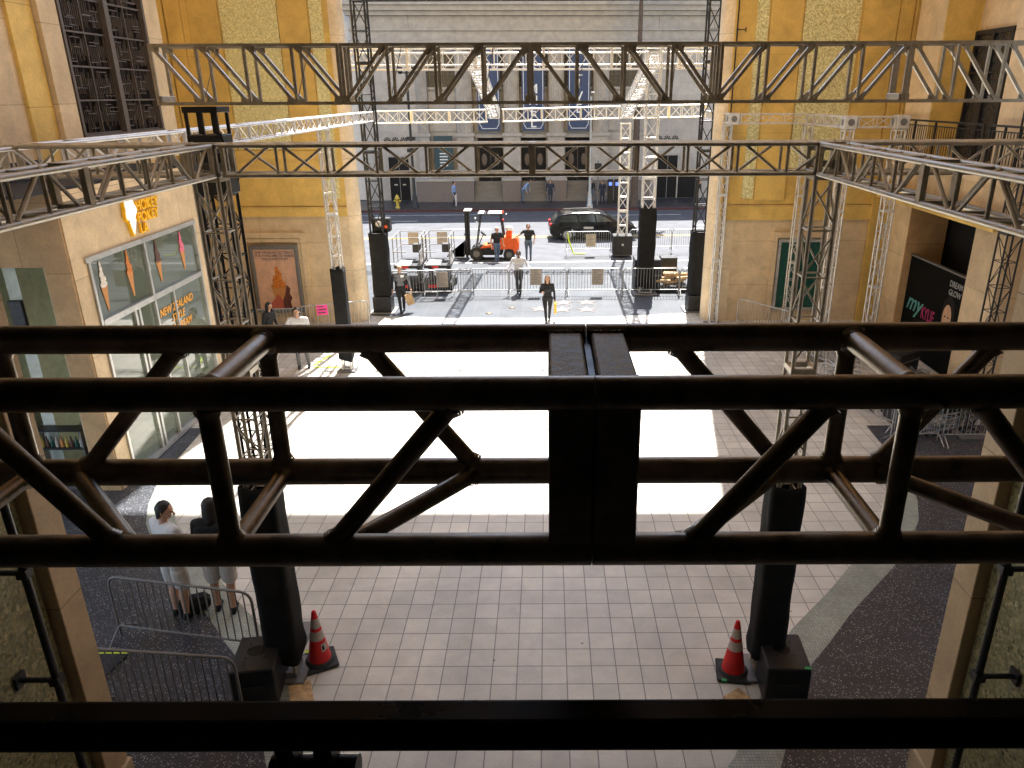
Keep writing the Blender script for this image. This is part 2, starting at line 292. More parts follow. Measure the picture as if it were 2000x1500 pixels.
sheet('near_kerb', [S(-60, 36.603), S(60, 36.603), S(60, 36.8), S(-60, 36.8)], 0, 'kerbw', -.146)
sheet('road', [S(-90, 36.803), S(90, 36.803), S(90, 54.9), S(-90, 54.9)], -.12, 'road', -.155)
sheet('far_kerb', [S(-60, 54.903), S(60, 54.903), S(60, 55.1), S(-60, 55.1)], .02, 'kerb', -.146)
sheet('far_sidewalk', [S(-60, 55.103), S(60, 55.103), S(60, 60.4), S(-60, 60.4)], .02, 'walk2', -.142)
b = MB()
for y in (44.2, 44.5): b.add([(*S(-60, y), -.114), (*S(60, y), -.114), (*S(60, y+.12), -.114), (*S(-60, y+.12), -.114)], [(0, 1, 2, 3)])
struct(b.build('yellow_centre_lines', 'line_y'))
b = MB()
for x0, x1, y in ((-60, -3.5, 53.3), (-60, -9, 50.7), (-7, -4, 47.3), (4, 9, 52.5), (9, 60, 47.8), (-60, -12, 41)): b.add([(*S(x0, y), -.114), (*S(x1, y), -.114), (*S(x1, y+.12), -.114), (*S(x0, y+.12), -.114)], [(0, 1, 2, 3)])
struct(b.build('white_lane_lines', 'line_w'))
# curved mosaic bands and dark terrazzo on either side of the plaza
inner = [(1.6, 6.2), (2.3, 7.02), (3.1, 8.4), (3.73, 9.4), (4.14, 9.83), (4.65, 10.36), (5.26, 11.06), (6.0, 11.85), (6.6, 12.6), (6.95, 13.3), (7.15, 14.2), (7.2, 15.2)]
outer = [(2.2, 5.6), (2.91, 7.02), (3.4, 8.0), (3.82, 8.68), (4.22, 9.11), (4.77, 9.76), (5.33, 10.35), (6.03, 11.05), (6.6, 11.75), (7.15, 12.55), (7.46, 13.27), (7.69, 14.1), (7.8, 15.2)]
for nm, f in (('right', lambda p: p), ('left', lambda p: (-p[0]-.62, p[1]))):
    P1 = [f(p) for p in inner]; P2 = [f(p) for p in outer]
    far = [(7.9, 17.0), (15.9, 17.0), (15.9, 1), (2.2, 1)]
    b = MB(); b.add([(x, y, .004) for x, y in P2+[f(p) for p in far]], [tuple(range(len(P2)+4))]); o = b.build('terrazzo_floor_'+nm, 'terr'); struct(o)
    b = MB(); P1e, P2e = P1, P2[:1]+P2[1:]
    k = len(P1e)
    Q = [P2e[round(i*(len(P2e)-1)/(k-1))] for i in range(k)]
    vs = [(x, y, .008) for x, y in P1e]+[(x, y, .008) for x, y in Q]
    b.add(vs, [(i, i+1, k+i+1, k+i) for i in range(k-1)]); struct(b.build('mosaic_band_'+nm, 'band'))
# stars and brass discs set in the pavement
def star_pts(cx, cy, r, rot=0): return [(cx+(r if i % 2 == 0 else r*.42)*math.sin(rot+i*math.pi/5), cy+(r if i % 2 == 0 else r*.42)*math.cos(rot+i*math.pi/5)) for i in range(10)]
sp_ = [(-.30, 27.95), (.56, 27.85), (1.5, 27.85), (.62, 28.85), (1.55, 28.9)]
for i, (x, y) in enumerate(sp_):
    t = thing('pavement_star', ['pink star in the near pavement, left of the other four', 'pink pavement star beside the woman in black', 'pink pavement star at the front right of the group', 'pink pavement star in the back row behind the woman', 'pink pavement star at the back right of the group'][i], 'star', (x, y, .004), 0, 'pink stars in the near pavement')
    b = MB(); b.add([(px_, py_, .004) for px_, py_ in star_pts(0, 0, .47)], [tuple(range(10))]); b.build('brass_edge', 'brass', t)
    b = MB(); b.add([(px_, py_, .008) for px_, py_ in star_pts(0, 0, .44)], [tuple(range(10))]); b.build('star_face', 'star', t)
for i, (x, y) in enumerate([(-1.38, 28.18), (-2.21, 27.39)]):
    b = MB().lathe([(.13, .004), (.13, .008), (.0, .009)], (0, 0, 0), 16); o = b.build('pavement_disc', 'brass'); o.location = (x, y, .003)
    tag(o, ['brass disc in the pavement nearer the row of barriers', 'brass disc in the pavement nearer the plaza edge'][i], 'disc', 'brass discs in the pavement')
k_ = 0
for row, y0 in ((0, 56.2), (1, 58.3)):
    for i in range(13):
        x = -11.5+i*1.85+row*.9
        if abs(x-3) < 1.2 or x > 11.5: continue
        X_, Y_ = S(x, y0); o = MB().add([(a, c, .006) for a, c in star_pts(0, 0, .38)], [tuple(range(10))]).build('pavement_star', 'star'); o.location = (X_, Y_, .02)
        tag(o, 'pink star set in the dark pavement across the street', 'star', 'stars in the far pavement')
# ================================================================== portal pylons and courtyard walls
def rounded_jamb(sgn, x_face, m):
    """cream inner jamb of the portal, curved in plan"""
    b = MB(); pts = []
    for i in range(9):
        a = i/8*math.pi/2; pts.append((x_face-sgn*.0+sgn*(-.42+.42*math.sin(a)) if True else 0, 26.3+.9*(1-math.cos(a))))
    pts = [(x_face+sgn*(.36*math.sin(i/8*math.pi)), 26.32+.44*(1-math.cos(i/8*math.pi))) for i in range(9)]
    pts += [(x_face-sgn*.5, 27.198), (x_face-sgn*.5, 26.325)]
    n = len(pts); vs = [(x, y, 0) for x, y in pts]+[(x, y, 50) for x, y in pts]
    b.add(vs, [(i, (i+1) % n, n+(i+1) % n, n+i) for i in range(n)], False)
    for i in range(len(b.sm)): b.sm[i] = i < 9
    return b
# left pylon
t = thing('portal_pylon', 'ochre stone pylon at the left of the portal with the ice cream poster', 'pylon', (0, 0, 0), 0, 'pylons flanking the portal')
b = MB().box((-14, 26.3, 4.15), (-6.9, 27.2, 50)); b.build('wall', 'yelY', t)
box1('outer_wall', 'yelY', t, (-14, 27.203, 0), (-7.9, 30, 50))
box1('lower_wall', 'beiY', t, (-14, 26.33, 0), (-6.9, 27.2, 4.147))
box1('string_course', 'yelY', t, (-14, 26.24, 3.80), (-6.9, 26.32, 4.12))
box1('string_course', 'yelY', t, (-14, 26.26, 5.70), (-7.5, 26.297, 5.98))
box1('corner_step', 'yelY', t, (-12.0, 26.16, 4.2), (-11.52, 26.297, 50))
box1('corner_step', 'yelY', t, (-13, 26.05, 0), (-12.05, 26.297, 50))
box1('raised_panel', 'yelY', t, (-11.5, 26.22, 6.0), (-10.35, 26.297, 50))
box1('raised_panel', 'yelY', t, (-8.46, 26.22, 6.0), (-7.52, 26.297, 50))
box1('mosaic_panel', 'gold', t, (-10.30, 26.26, 6.02), (-8.50, 26.296, 50))
box1('mosaic_strip', 'gold', t, (-7.48, 26.26, 4.4), (-7.08, 26.296, 50))
rounded_jamb(1, -6.9, 'cream').build('jamb', 'cream', t)
b = MB()
for (x0, z0, x1, z1) in ((-10.80, .2, -10.62, 3.25), (-8.62, .2, -8.44, 3.25), (-10.62, 3.07, -8.62, 3.25)): b.box((x0, 26.20, z0), (x1, 26.327, z1))
for (x0, z0, x1, z1) in ((-10.60, .3, -10.50, 3.05), (-8.74, .3, -8.64, 3.05), (-10.50, 2.92, -8.74, 3.05)): b.box((x0, 26.24, z0), (x1, 26.326, z1))
b.build('poster_surround', 'beiY', t)
# poster in its light box
p = thing('poster', 'caramel ice cream cone poster in grey frame on left pylon', 'poster', (-9.58, 26.17, 0))
b = MB()
for (x0, z0, x1, z1) in ((-.84, .42, -.72, 2.82), (.72, .42, .84, 2.82), (-.72, .42, .72, .55), (-.72, 2.69, .72, 2.82)): b.bevbox((x0, -.05, z0), (x1, .06, z1), .012)
b.build('frame', 'steelk', p)
box1('printed_sheet', 'poster', p, (-.72, .0, .55), (.72, .04, 2.69))
b = MB()
for i in range(7):
    a = i/6; r = .27*(1-a*.82); b.ball((.02+.035*math.sin(i*1.9)+.02*a, -.004, 1.38+.62*a), r, .012, .085, 14, 6)
b.ball((.05, -.006, 2.03), .03, .01, .06); b.build('printed_ice_cream', 'caramel', p)
b = MB().prism([(-.26, 1.40), (.30, 1.40), (.22, 1.1), (.05, .72), (-.10, .74), (-.2, 1.1)], -.008, -.002, 'Y'); b.build('printed_waffle', 'cone', p)
b = MB().prism([(-.45, .56), (.12, .56), (.12, .8), (.04, 1.02), (-.06, 1.08), (-.14, .95), (-.3, .78)], -.012, -.009, 'Y'); b.build('printed_hand', 'hand', p)
b = MB().prism([(.12, .56), (.42, .56), (.38, .8), (.46, .95), (.38, 1.1), (.42, 1.3), (.3, 1.42), (.16, 1.1), (.05, .98)], -.007, -.001, 'Y'); b.build('printed_shadow', 'pshad', p)
text_mb('THE ORIGINAL NZ TREAT\nIT IS AWESOME TO SHARE\nTHE GOOD STUFF', .115, 'bluetxt', p, 'lettering', (0, -.006, 2.54), ROT_MY, .004)
# right pylon
t = thing('portal_pylon', 'ochre stone pylon at the right of the portal with a green window', 'pylon', (0, 0, 0), 0, 'pylons flanking the portal')
box1('wall', 'yelY', t, (5.98, 26.3, 4.15), (14, 27.2, 50)); box1('lower_wall', 'beiY', t, (5.98, 26.33, 0), (14, 27.2, 4.147)); box1('outer_wall', 'yelY', t, (7.2, 27.203, 0), (14, 30, 50))
box1('string_course', 'yelY', t, (5.98, 26.24, 3.62), (14, 26.32, 4.12))
box1('mosaic_strip', 'gold', t, (6.66, 26.26, 4.35), (7.04, 26.296, 50)); box1('mosaic_panel', 'gold', t, (8.16, 26.26, 5.35), (9.93, 26.296, 50))
box1('raised_panel', 'yelY', t, (7.08, 26.22, 4.3), (8.10, 26.297, 50)); box1('raised_panel', 'yelY', t, (10.0, 26.22, 5.0), (11.1, 26.297, 50))
box1('corner_step', 'yelY', t, (11.15, 26.16, 0), (11.56, 26.297, 50)); box1('corner_step', 'yelY', t, (11.6, 26.05, 0), (13, 26.297, 50))
rounded_jamb(-1, 5.98, 'cream').build('jamb', 'cream', t)
b = MB()
for (x0, z0, x1, z1) in ((7.86, .25, 8.04, 3.2), (9.74, .25, 9.92, 3.2), (8.04, 3.02, 9.74, 3.2)): b.box((x0, 26.20, z0), (x1, 26.327, z1))
b.build('window_surround', 'beiY', t)
wn = MB()
for (x0, z0, x1, z1) in ((8.1, .4, 8.2, 2.95), (9.58, .4, 9.68, 2.95), (8.2, 2.85, 9.58, 2.95), (8.2, .4, 9.58, .5), (8.85, .5, 8.93, 2.85)): wn.box((x0, 26.24, z0), (x1, 26.326, z1))
wn = wn.build('window', 'frame', t); box1('pane', 'green2', wn, (8.2, 26.29, .5), (9.58, 26.322, 2.85))
b = MB().tube((6.05, 26.2, 0), (6.05, 26.2, 30), .022, 6)
for z in (9.6, 5.2): b.bar((6.05, 26.2, z), (6.32, 26.2, z), .03, .03); b.bar((6.32, 26.2, z-.07), (6.32, 26.2, z+.07), .03, .03); b.bar((6.05, 26.2, z), (6.05, 26.3, z), .03, .03)
tag(b.build('conduit', 'blk'), 'thin black conduit running up the right portal pylon', 'pipe')
tag(box1('portal_lintel', 'yelY', None, (-6.5, 26.4, 22.1), (5.6, 27.1, 49.9)), 'high stone lintel bridging the two portal pylons', 'lintel')
# left courtyard building with the ice cream shop
t = thing('courtyard_building', 'beige stone building on the left side with the ice cream shop', 'building', (0, 0, 0), 0, 'buildings lining the courtyard')
# shopfront masonry (opening y 14.36..19.05, z 0..4.78)
box1('pier', 'beiX', t, (-9.45, 13.90, 0), (-8.9, 14.36, 6.08)); box1('pier', 'beiX', t, (-9.45, 19.08, 0), (-8.9, 19.5, 6.08))
box1('fascia', 'beiX', t, (-9.45, 14.363, 4.80), (-8.903, 19.077, 6.08))
box1('side_wall', 'dkbei', t, (-9.40, 13.86, 0), (-8.92, 13.898, 6.08))  # thin sheet over the pier's side, its shade painted in as brown
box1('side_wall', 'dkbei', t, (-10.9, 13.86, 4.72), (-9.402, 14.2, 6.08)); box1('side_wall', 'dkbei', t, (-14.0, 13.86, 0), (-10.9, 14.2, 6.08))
box1('ledge_roof', 'roofm', t, (-10.4, 12.9, 6.083), (-8.95, 19.5, 6.14))
box1('upper_wall', 'beiX', t, (-14, 2, 6.15), (-10.403, 21.95, 48))
box1('ochre_pilaster', 'yelX', t, (-10.40, 15.98, 6.16), (-10.33, 16.75, 48)); box1('upper_pier', 'beiX', t, (-10.40, 16.78, 6.16), (-10.22, 17.42, 48))
box1('upper_pier', 'beiX', t, (-10.40, 21.2, 6.16), (-10.22, 21.93, 48)); box1('recess_wall', 'yelX', t, (-14, 21.953, 6.15), (-12.36, 26.04, 48))
box1('parapet', 'roofm', t, (-10.38, 12.9, 6.143), (-10.30, 15.9, 6.5))
box1('rear_wall', 'beiX', t, (-14, 19.503, 0), (-12.4, 26.04, 6.147))
for nm, (y0, z0, y1, z1) in (('interior', (14.2, 0, 19.2, 0)),): pass
box1('interior_wall', 'shopwall', t, (-11.3, 14.21, .01), (-11.2, 19.3, 6.0)); box1('interior_wall', 'shopwall', t, (-11.2, 19.2, .01), (-9.46, 19.3, 6.0))
box1('interior_wall', 'shopwall', t, (-10.45, 14.21, .01), (-10.2, 15.2, 4.8)); box1('interior_ceiling', 'shopwall', t, (-11.2, 14.21, 5.0), (-9.46, 19.19, 5.1))
box1('interior_floor', 'shopfl', t, (-11.2, 13.9, .012), (-9.0, 19.19, .02))
b = MB()
for y in (14.4, 16.52, 19.0): b.box((-8.98, y-.035, .02), (-8.86, y+.035, 4.76))
b.box((-8.975, 14.3, 4.70), (-8.855, 19.1, 4.80)); b.box((-8.975, 14.45, 3.40), (-8.855, 18.95, 3.52)); b.box((-8.975, 14.45, .02), (-8.865, 18.95, .14))
b.box((-8.97, 15.62, .14), (-8.87, 15.70, 3.40)); b.box((-8.97, 15.78, .14), (-8.87, 15.86, 3.40)); b.box((-8.97, 17.4, .14), (-8.87, 17.46, 3.4))
fr = b.build('window_frame', 'frame', t); box1('pane', 'sglass', fr, (-8.93, 14.44, .1), (-8.92, 19.0, 4.74))
# bronze lattice window high on the left building
g = MB().box((-10.40, 17.46, 6.9), (-10.34, 21.16, 20))
gb = g.build('lattice_window', 'grilleb', t)
b = MB(); Y0, Y1, Z0 = 17.46, 21.16, 6.9
b.box((-10.34, 19.22, Z0), (-10.18, 19.40, 20)); b.box((-10.34, Y0, Z0), (-10.2, Y0+.08, 20)); b.box((-10.34, Y1-.1, Z0), (-10.2, Y1, 20)); b.box((-10.34, Y0, Z0-.08), (-10.19, Y1, Z0))
rr = random.Random(3)
cells = [(17.54, 18.38), (18.38, 19.22), (19.40, 20.24), (20.24, 21.06)]
z = Z0
while z < 11.6:
    b.box((-10.33, Y0, z), (-10.27, Y1, z+.035))
    for ci, (a, c) in enumerate(cells):
        b.box((-10.33, c-.014, z), (-10.275, c+.014, z+.70))
        for k in range(1, 11):
            y = a+(c-a)*k/11; zz0 = z+.05+rr.choice((0, 0, .1, .2)); b.box((-10.32, y-.005, zz0), (-10.29, y+.005, z+.70-rr.choice((0, .1, .22))))
        for k in range(4):
            zz = z+rr.uniform(.1, .62); u = rr.uniform(0, .5); l = rr.uniform(.25, .5); b.box((-10.31, a+(c-a)*u, zz), (-10.28, a+(c-a)*min(1, u+l), zz+.016))
        for k in range(2):
            y = a+(c-a)*rr.uniform(.2, .8); zz = z+rr.uniform(.1, .4); b.box((-10.31, y-.009, zz), (-10.28, y+.009, zz+.22))
    z += .70
b.build('lattice', 'grille', gb)
# shop sign
s_ = thing('shop_sign', 'lit yellow and white ice cream cone sign over the shop window', 'sign', (-8.86, 16.2, 4.9))
text_mb('HOKEY', .30, 'ylet', s_, 'lettering', (0, .22, .49), ROT_PX, .05, 'LEFT', 1.0); text_mb('POKEY', .30, 'ylet', s_, 'lettering', (0, .22, .25), ROT_PX, .05, 'LEFT', 1.0); text_mb('LA', .30, 'ylet', s_, 'lettering', (0, .24, .01), ROT_PX, .05, 'LEFT', 1.0)
def cloud(cy, cz, rs, x0, x1, k=1):
    b = MB(); pts = []
    for i in range(28):
        a = i/28*2*math.pi; r = rs*(1+.13*math.cos(5*a+.5)); pts.append((cy+r*.86*math.cos(a), cz+r*1.15*math.sin(a)))
    return b.prism(pts, x0, x1, 'X')
cloud(-.05, .56, .27, -.04, .035).build('cone_outline', 'ylet', s_); cloud(-.05, .56, .24, .036, .05).build('ice_cream', 'wlit', s_)
MB().prism([(-.20, .36), (.13, .36), (-.05, -.0), (-.09, -.0)], -.04, .035, 'X').build('cone_outline', 'ylet', s_)
MB().prism([(-.165, .335), (.095, .335), (-.065, .045), (-.075, .045)], .036, .05, 'X').build('cone_face', 'wlit', s_)
# cone pictures on the glass
def cone_pic(y, z, h, mtop, lab, lean=0):
    t = thing('cone_sticker', lab, 'sticker', (-8.905, y, z), 0, 'ice cream cone pictures on the shop window')
    MB().prism([(-.11, .48*h), (.11, .48*h), (.02, -.02), (-.02, -.02)], -.004, .0, 'X').build('cone', 'cone', t)
    b = MB()
    for i in range(5):
        a = i/4; b.ball((0, .03*math.sin(i*2.2)*(1-a), (.52+.40*a)*h), .008, .13*(1-.75*a), .07, 12, 6)
    b.build('ice_cream', mtop, t)
cone_pic(14.78, 3.66, 1.0, 'creamw', 'white ice cream cone picture with chocolate bits, nearest the stone pier'); cone_pic(15.80, 3.70, .98, 'caramel', 'orange swirl ice cream cone picture left of the mullion')
cone_pic(17.05, 3.72, .95, 'choc', 'brown nutty ice cream cone picture right of the mullion'); cone_pic(18.25, 3.74, .92, 'creamp', 'pink swirl ice cream cone picture at the far end of the window')
w_ = thing('window_lettering', 'orange slanted slogan lettering on the lower shop window', 'lettering', (-8.90, 17.45, 2.32))
text_mb('NEW ZEALAND\nSTYLE\nICE CREAM', .25, 'olet', w_, 'letters', (0, .05, .62), (R(90), R(-0), R(90)), .006, 'CENTER', .95, .25)
# things inside the shop
t = thing('shop_counter', 'pale counter just inside the ice cream shop window', 'counter', (-10.6, 16.0, 0)); MB().bevbox((-.4, -1.2, .02), (.4, 1.5, 1.0), .02).build('base', 'white', t); MB().bevbox((-.45, -1.25, 1.003), (.45, 1.55, 1.06), .015).build('top', 'frame', t)
t = thing('gelato_machine', 'white domed machine on the shop counter', 'machine', (-10.6, 15.9, 1.06)); MB().bevbox((-.3, -.35, .0), (.3, .35, .3), .03).build('base', 'steelk', t); MB().ball((0, 0, .3), .3, .34, .3, 16, 8, 0, 1).build('dome', 'white', t)
t = thing('menu_screen', 'dark wall screen on the pale wall in the left doorway', 'screen', (-10.1, 14.05, 3.3)); MB().bevbox((-.27, -.05, 0), (.0, .03, .75), .012).build('case', 'blk', t); MB().box((-.255, -.054, .03), (-.015, -.051, .72)).build('glass', 'darkw', t)
t = thing('bottle_shelf', 'low dark shelf in the left doorway holding jars', 'shelf', (-9.95, 13.99, .0)); b = MB()
for z in (.35, .95, 1.35): b.box((-.5, -.14, z), (.45, .14, z+.03))
b.build('boards', 'blk', t); b = MB()
for x in (-.5, .42): b.box((x, -.13, .02), (x+.03, .13, 1.35))
b.build('sides', 'steelk', t)
bm_ = ['hyd', 'choc', 'green2', 'paper', 'cone']
for i in range(9):
    o = MB().lathe([(.035, 0), (.036, .12), (.02, .16), (.014, .22), (.014, .23)], (0, 0, 0), 10).build('bottle', bm_[i % 5]); o.location = (-10.38+i*.10, 13.95, .98)
    tag(o, '%s bottle, %s from the left on the shelf inside the left doorway' % (('yellow', 'dark brown', 'green', 'cream', 'amber')[i % 5], ('first', 'second', 'third', 'fourth', 'fifth', 'sixth', 'seventh', 'eighth', 'ninth')[i]), 'bottle', 'bottles on the doorway shelf')
# right courtyard building
t = thing('courtyard_building', 'beige stone building on the right side with a dark shop opening', 'building', (0, 0, 0), 0, 'buildings lining the courtyard')
box1('pier', 'beiX', t, (11.2, 23.45, 0), (12.4, 24.95, 5.6)); box1('pier', 'beiX', t, (11.2, 18.25, 0), (12.4, 19.72, 5.6))
box1('header', 'beiX', t, (11.203, 19.723, 4.42), (12.4, 23.447, 5.6)); box1('canopy_ledge', 'yelX', t, (10.75, 18.2, 4.55), (11.197, 25.0, 4.95))
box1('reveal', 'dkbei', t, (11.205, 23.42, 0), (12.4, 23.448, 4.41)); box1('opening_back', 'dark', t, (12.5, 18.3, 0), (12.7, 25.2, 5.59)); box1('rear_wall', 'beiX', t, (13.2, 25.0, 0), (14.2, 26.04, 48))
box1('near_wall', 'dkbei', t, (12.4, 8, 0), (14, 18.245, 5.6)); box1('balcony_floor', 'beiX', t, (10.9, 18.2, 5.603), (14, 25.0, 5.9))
box1('upper_wall', 'beiX', t, (11.2, 23.3, 5.903), (14, 24.95, 48)); box1('upper_wall', 'beiX', t, (12.2, 19.72, 5.903), (14, 23.297, 48))
box1('upper_wall', 'beiX', t, (11.2, 2, 5.903), (14, 19.717, 48)); box1('cheek_wall', 'yelY', t, (11.21, 23.25, 5.91), (12.2, 23.298, 48))
b = MB()
for y in (21.4, 22.3, 23.18): b.box((12.08, y-.05, 5.95), (12.195, y+.05, 9.3))
b.box((12.09, 21.35, 9.2), (12.195, 23.2, 9.32)); b.box((12.1, 21.35, 8.2), (12.19, 23.2, 8.25)); wn = b.build('window', 'blk', t); box1('pane', 'darkw', wn, (12.15, 21.4, 5.95), (12.17, 23.18, 9.25))
def railing(label, y0, y1, x=11.0):
    t = thing('balcony_railing', label, 'railing', (x, y0, 5.9), 0, 'black balcony railings'); L = y1-y0
    MB().bar((0, 0, 1.05), (0, L, 1.05), .06, .05).bar((0, 0, .92), (0, L, .92), .03, .03).bar((0, 0, .1), (0, L, .1), .03, .03).build('rails', 'blk', t)
    b = MB(); n = int(L/.13)
    for i in range(1, n): b.bar((0, L*i/n, .1), (0, L*i/n, .92), .016, .016, (0, 1, 0))
    b.build('balusters', 'blk', t); b = MB()
    for i in range(0, 5): MB().bar((0, L*i/4, 0), (0, L*i/4, 1.05), .05, .05, (0, 1, 0)).build('post', 'blk', t)
railing('black balcony railing under the dark window on the right', 19.9, 24.9); railing('black balcony railing at the right edge nearer than the window', 17.0, 19.6)
# black hoarding in the opening
t = thing('hoarding', 'black hoarding with teal and pink lettering in the right opening', 'hoarding', (11.45, 21.6, 0)); MB().bevbox((0, -1.86, .03), (.08, 1.84, 2.95), .01).build('panel', 'blackb', t); box1('top_rail', 'steelk', t, (-.02, -1.86, 2.953), (.1, 1.84, 3.0))
text_mb('my', .75, 'teal', t, 'script_lettering', (-.006, 1.15, 1.35), ROT_MX, .008, 'CENTER', 1.05, .35); text_mb('KYLIE', .52, 'mag', t, 'bold_lettering', (-.006, .22, 1.28), ROT_MX, .008, 'CENTER', .62)
text_mb('DREAM\nGLOW', .24, 'greyp', t, 'chalk_lettering', (-.006, -1.05, 2.58), ROT_MX, .008, 'CENTER', .9)
MB().ball((-.004, -.88, 1.72), .006, .36, .60, 24, 10).build('printed_hair', 'dark', t); MB().ball((-.012, -.86, 1.66), .006, .24, .40, 24, 10).build('printed_face', 'skinp', t)
b = MB()
for y in (-.09, .09): b.ball((-.02, -.86+y, 1.70), .003, .05, .022)
b.build('printed_eyes', 'dark', t); MB().ball((-.02, -.86, 1.44), .003, .06, .02).build('printed_mouth', 'lip', t)
# near pillars with mosaic either side of the camera
for nm, X, sg, rel in (('left', -4.9, 1, 'the left'), ('right', 4.3, -1, 'the right')):
    t = thing('mosaic_pillar', 'near pillar at the bottom %s with pale mosaic and beige stone corner' % nm, 'pillar', (X, 0, 0), 0, 'mosaic clad near pillars')
    y1 = 6.58 if sg > 0 else 6.70
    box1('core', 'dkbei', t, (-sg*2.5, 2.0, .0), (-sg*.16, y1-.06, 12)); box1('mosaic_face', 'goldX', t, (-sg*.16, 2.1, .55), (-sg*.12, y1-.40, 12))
    MB().bevbox((-sg*2.4, y1-.37, .52), (0, y1, 12), .008).build('corner_trim', 'beiX', t); MB().bevbox((-sg*2.4, 2.1, .0), (sg*.03, y1+.03, .52), .01).build('base_block', 'beiX', t)
    MB().box((-sg*.158, 2.1, .521), (-sg*.10, y1-.38, .60)).build('base_moulding', 'beiX', t)
    px_ = sg*.24
    t = thing('wall_pipe', 'black bracketed pipe running down the %s mosaic pillar' % nm, 'pipe', (X, 5.62, 0), 0, 'black pipes on the mosaic pillars')
    MB().tube((px_, 0, 0), (px_, 0, 11.5), .035, 12).build('pipe', 'blk', t)
    for z in (2.55, 3.75, 6.5):
        MB().bevbox((-sg*.115, -.07, z-.07), (-sg*.09, .07, z+.07), .004).tube((-sg*.1, 0, z), (px_, 0, z), .026, 8).bevbox((px_-.05, -.05, z-.045), (px_+.05, .05, z+.045), .006).build('bracket', 'blk', t)
# the covered bridge the picture is taken from
t = thing('bridge_walkway', 'dark covered walkway the viewer stands on', 'walkway')
box1('floor', 'inter', t, (-7.2, -9, 5.9), (6.6, .5, 6.15)); box1('ceiling', 'inter', t, (-7.2, -9, 11.6), (6.6, 5.4, 12)); box1('back_wall', 'inter', t, (-7.2, -9.3, 0), (6.6, -9, 12))
box1('side_wall', 'inter', t, (-7.5, -9, 0), (-7.2, 2, 12)); box1('side_wall', 'inter', t, (6.6, -9, 0), (6.9, 2, 12)); box1('upper_front', 'beiY', t, (-14, 5.4, 11.6), (14, 6, 48)); box1('under_wall', 'inter', t, (-7.2, -.4, 0), (6.6, -.1, 5.9))
t = thing('handrail', 'black handrail running across the bottom of the view', 'handrail', (0, 0, 6.15))
b = MB()
prof = [(.765+.0225*math.cos(a)-.0225, .793+.024*math.sin(a)) for a in [math.pi*2*k/16 for k in range(16)]]
prof = []
for cx_, cz_, a0 in ((.757, .810, 0), (.728, .810, 90), (.728, .777, 180), (.757, .777, 270)):
    for k in range(4): a = R(a0+k*30); prof.append((cx_+.008*math.cos(a), cz_+.008*math.sin(a)))
b.prism(prof, -4.6, 4.1, 'X').build('rail', 'rail', t)
b = MB()
for x in (-2.6, 2.3): b.bevbox((x-.02, .72, -.5), (x+.02, .76, .77), .004)
b.build('posts', 'rail', t)
t = thing('pipe_clamp', 'short black pipe clamped under the handrail at the bottom', 'clamp', (-.31, .745, 6.862))
MB().tube((-.058, 0, 0), (.056, 0, 0), .022, 20, cap=True).build('pipe', 'rail', t)
for x in (-.032, .018): MB().bevbox((x-.012, -.02, -.01), (x+.012, .02, .06), .004).build('jaw', 'rail', t)
# ================================================================== trusses
def frame3(p0, p1, up=(0, 0, 1)):
    p0, p1 = Vector(p0), Vector(p1); a = (p1-p0); L = a.length; a.normalize(); u = Vector(up)
    s = a.cross(u)
    if s.length < 1e-3: s = Vector((1, 0, 0))
    s.normalize(); u = s.cross(a).normalized(); return p0, a, s, u, L
def truss(t, p0, p1, w_, h_, rc, rl, panel, m, up=(0, 0, 1), sec=3.0, n=8, style='warren', fine=False, seg=6, gusset=False, joint=None):
    """four-chord box truss between two section centres; parts go under t (coordinates relative to t)"""
    p0, a, s, u, L = frame3(p0, p1, up); w2, h2 = w_/2-rc, h_/2-rc
    cn = [(-1, -1), (1, -1), (1, 1), (-1, 1)]
    at = lambda x, c: p0+a*x+s*c[0]*w2+u*c[1]*h2
    for c in cn: MB().tube(at(0, c), at(L, c), rc, n).build('chord', m, t)
    nseg = max(1, round(L/sec)); cuts = [L*i/nseg for i in range(nseg+1)]
    for ci, x in enumerate(cuts):
        rb = MB(); off, th_ = (rc*1.2, rc*1.5) if ci == 0 else (-rc*1.2, rc*1.5) if ci == nseg else (0, rc*2.6)
        for i in range(4): rb.bar(at(x+off, cn[i]), at(x+off, cn[(i+1) % 4]), rc*1.8, th_, a)
        rb.build('section_joint', joint or m, t)
    for fi in range(4):
        c0, c1 = cn[fi], cn[(fi+1) % 4]; items = []
        for k in range(nseg):
            A, B = cuts[k]+rc*2.6, cuts[k+1]-rc*2.6; np_ = max(2, round((B-A)/panel)); st = (B-A)/np_
            for j in range(np_):
                x0, x1 = A+st*j, A+st*(j+1)
                flip = (j+fi+k) % 2
                q0, q1 = (c0, c1) if flip else (c1, c0)
                items.append(('diagonal', at(x0+st*(.12 if fine else .02), q0), at(x1-st*(.12 if fine else .02), q1)))
                if j < np_-1: items.append(('post', at(x1, c0), at(x1, c1)))
        if fine:
            for nm, p, q in items:
                b = MB().tube(p, q, rl, max(n, 10))
                d = (q-p).normalized(); o_ = rc*.9
                b.tube(p+d*o_, p+d*(o_+rl*.45), rl*1.22, 10); b.tube(q-d*(o_+rl*.45), q-d*o_, rl*1.22, 10)
                b.build(nm, m, t)
        else:
            b = MB()
            for nm, p, q in items: b.tube(p, q, rl, seg)
            b.build('web', m, t)
    return t
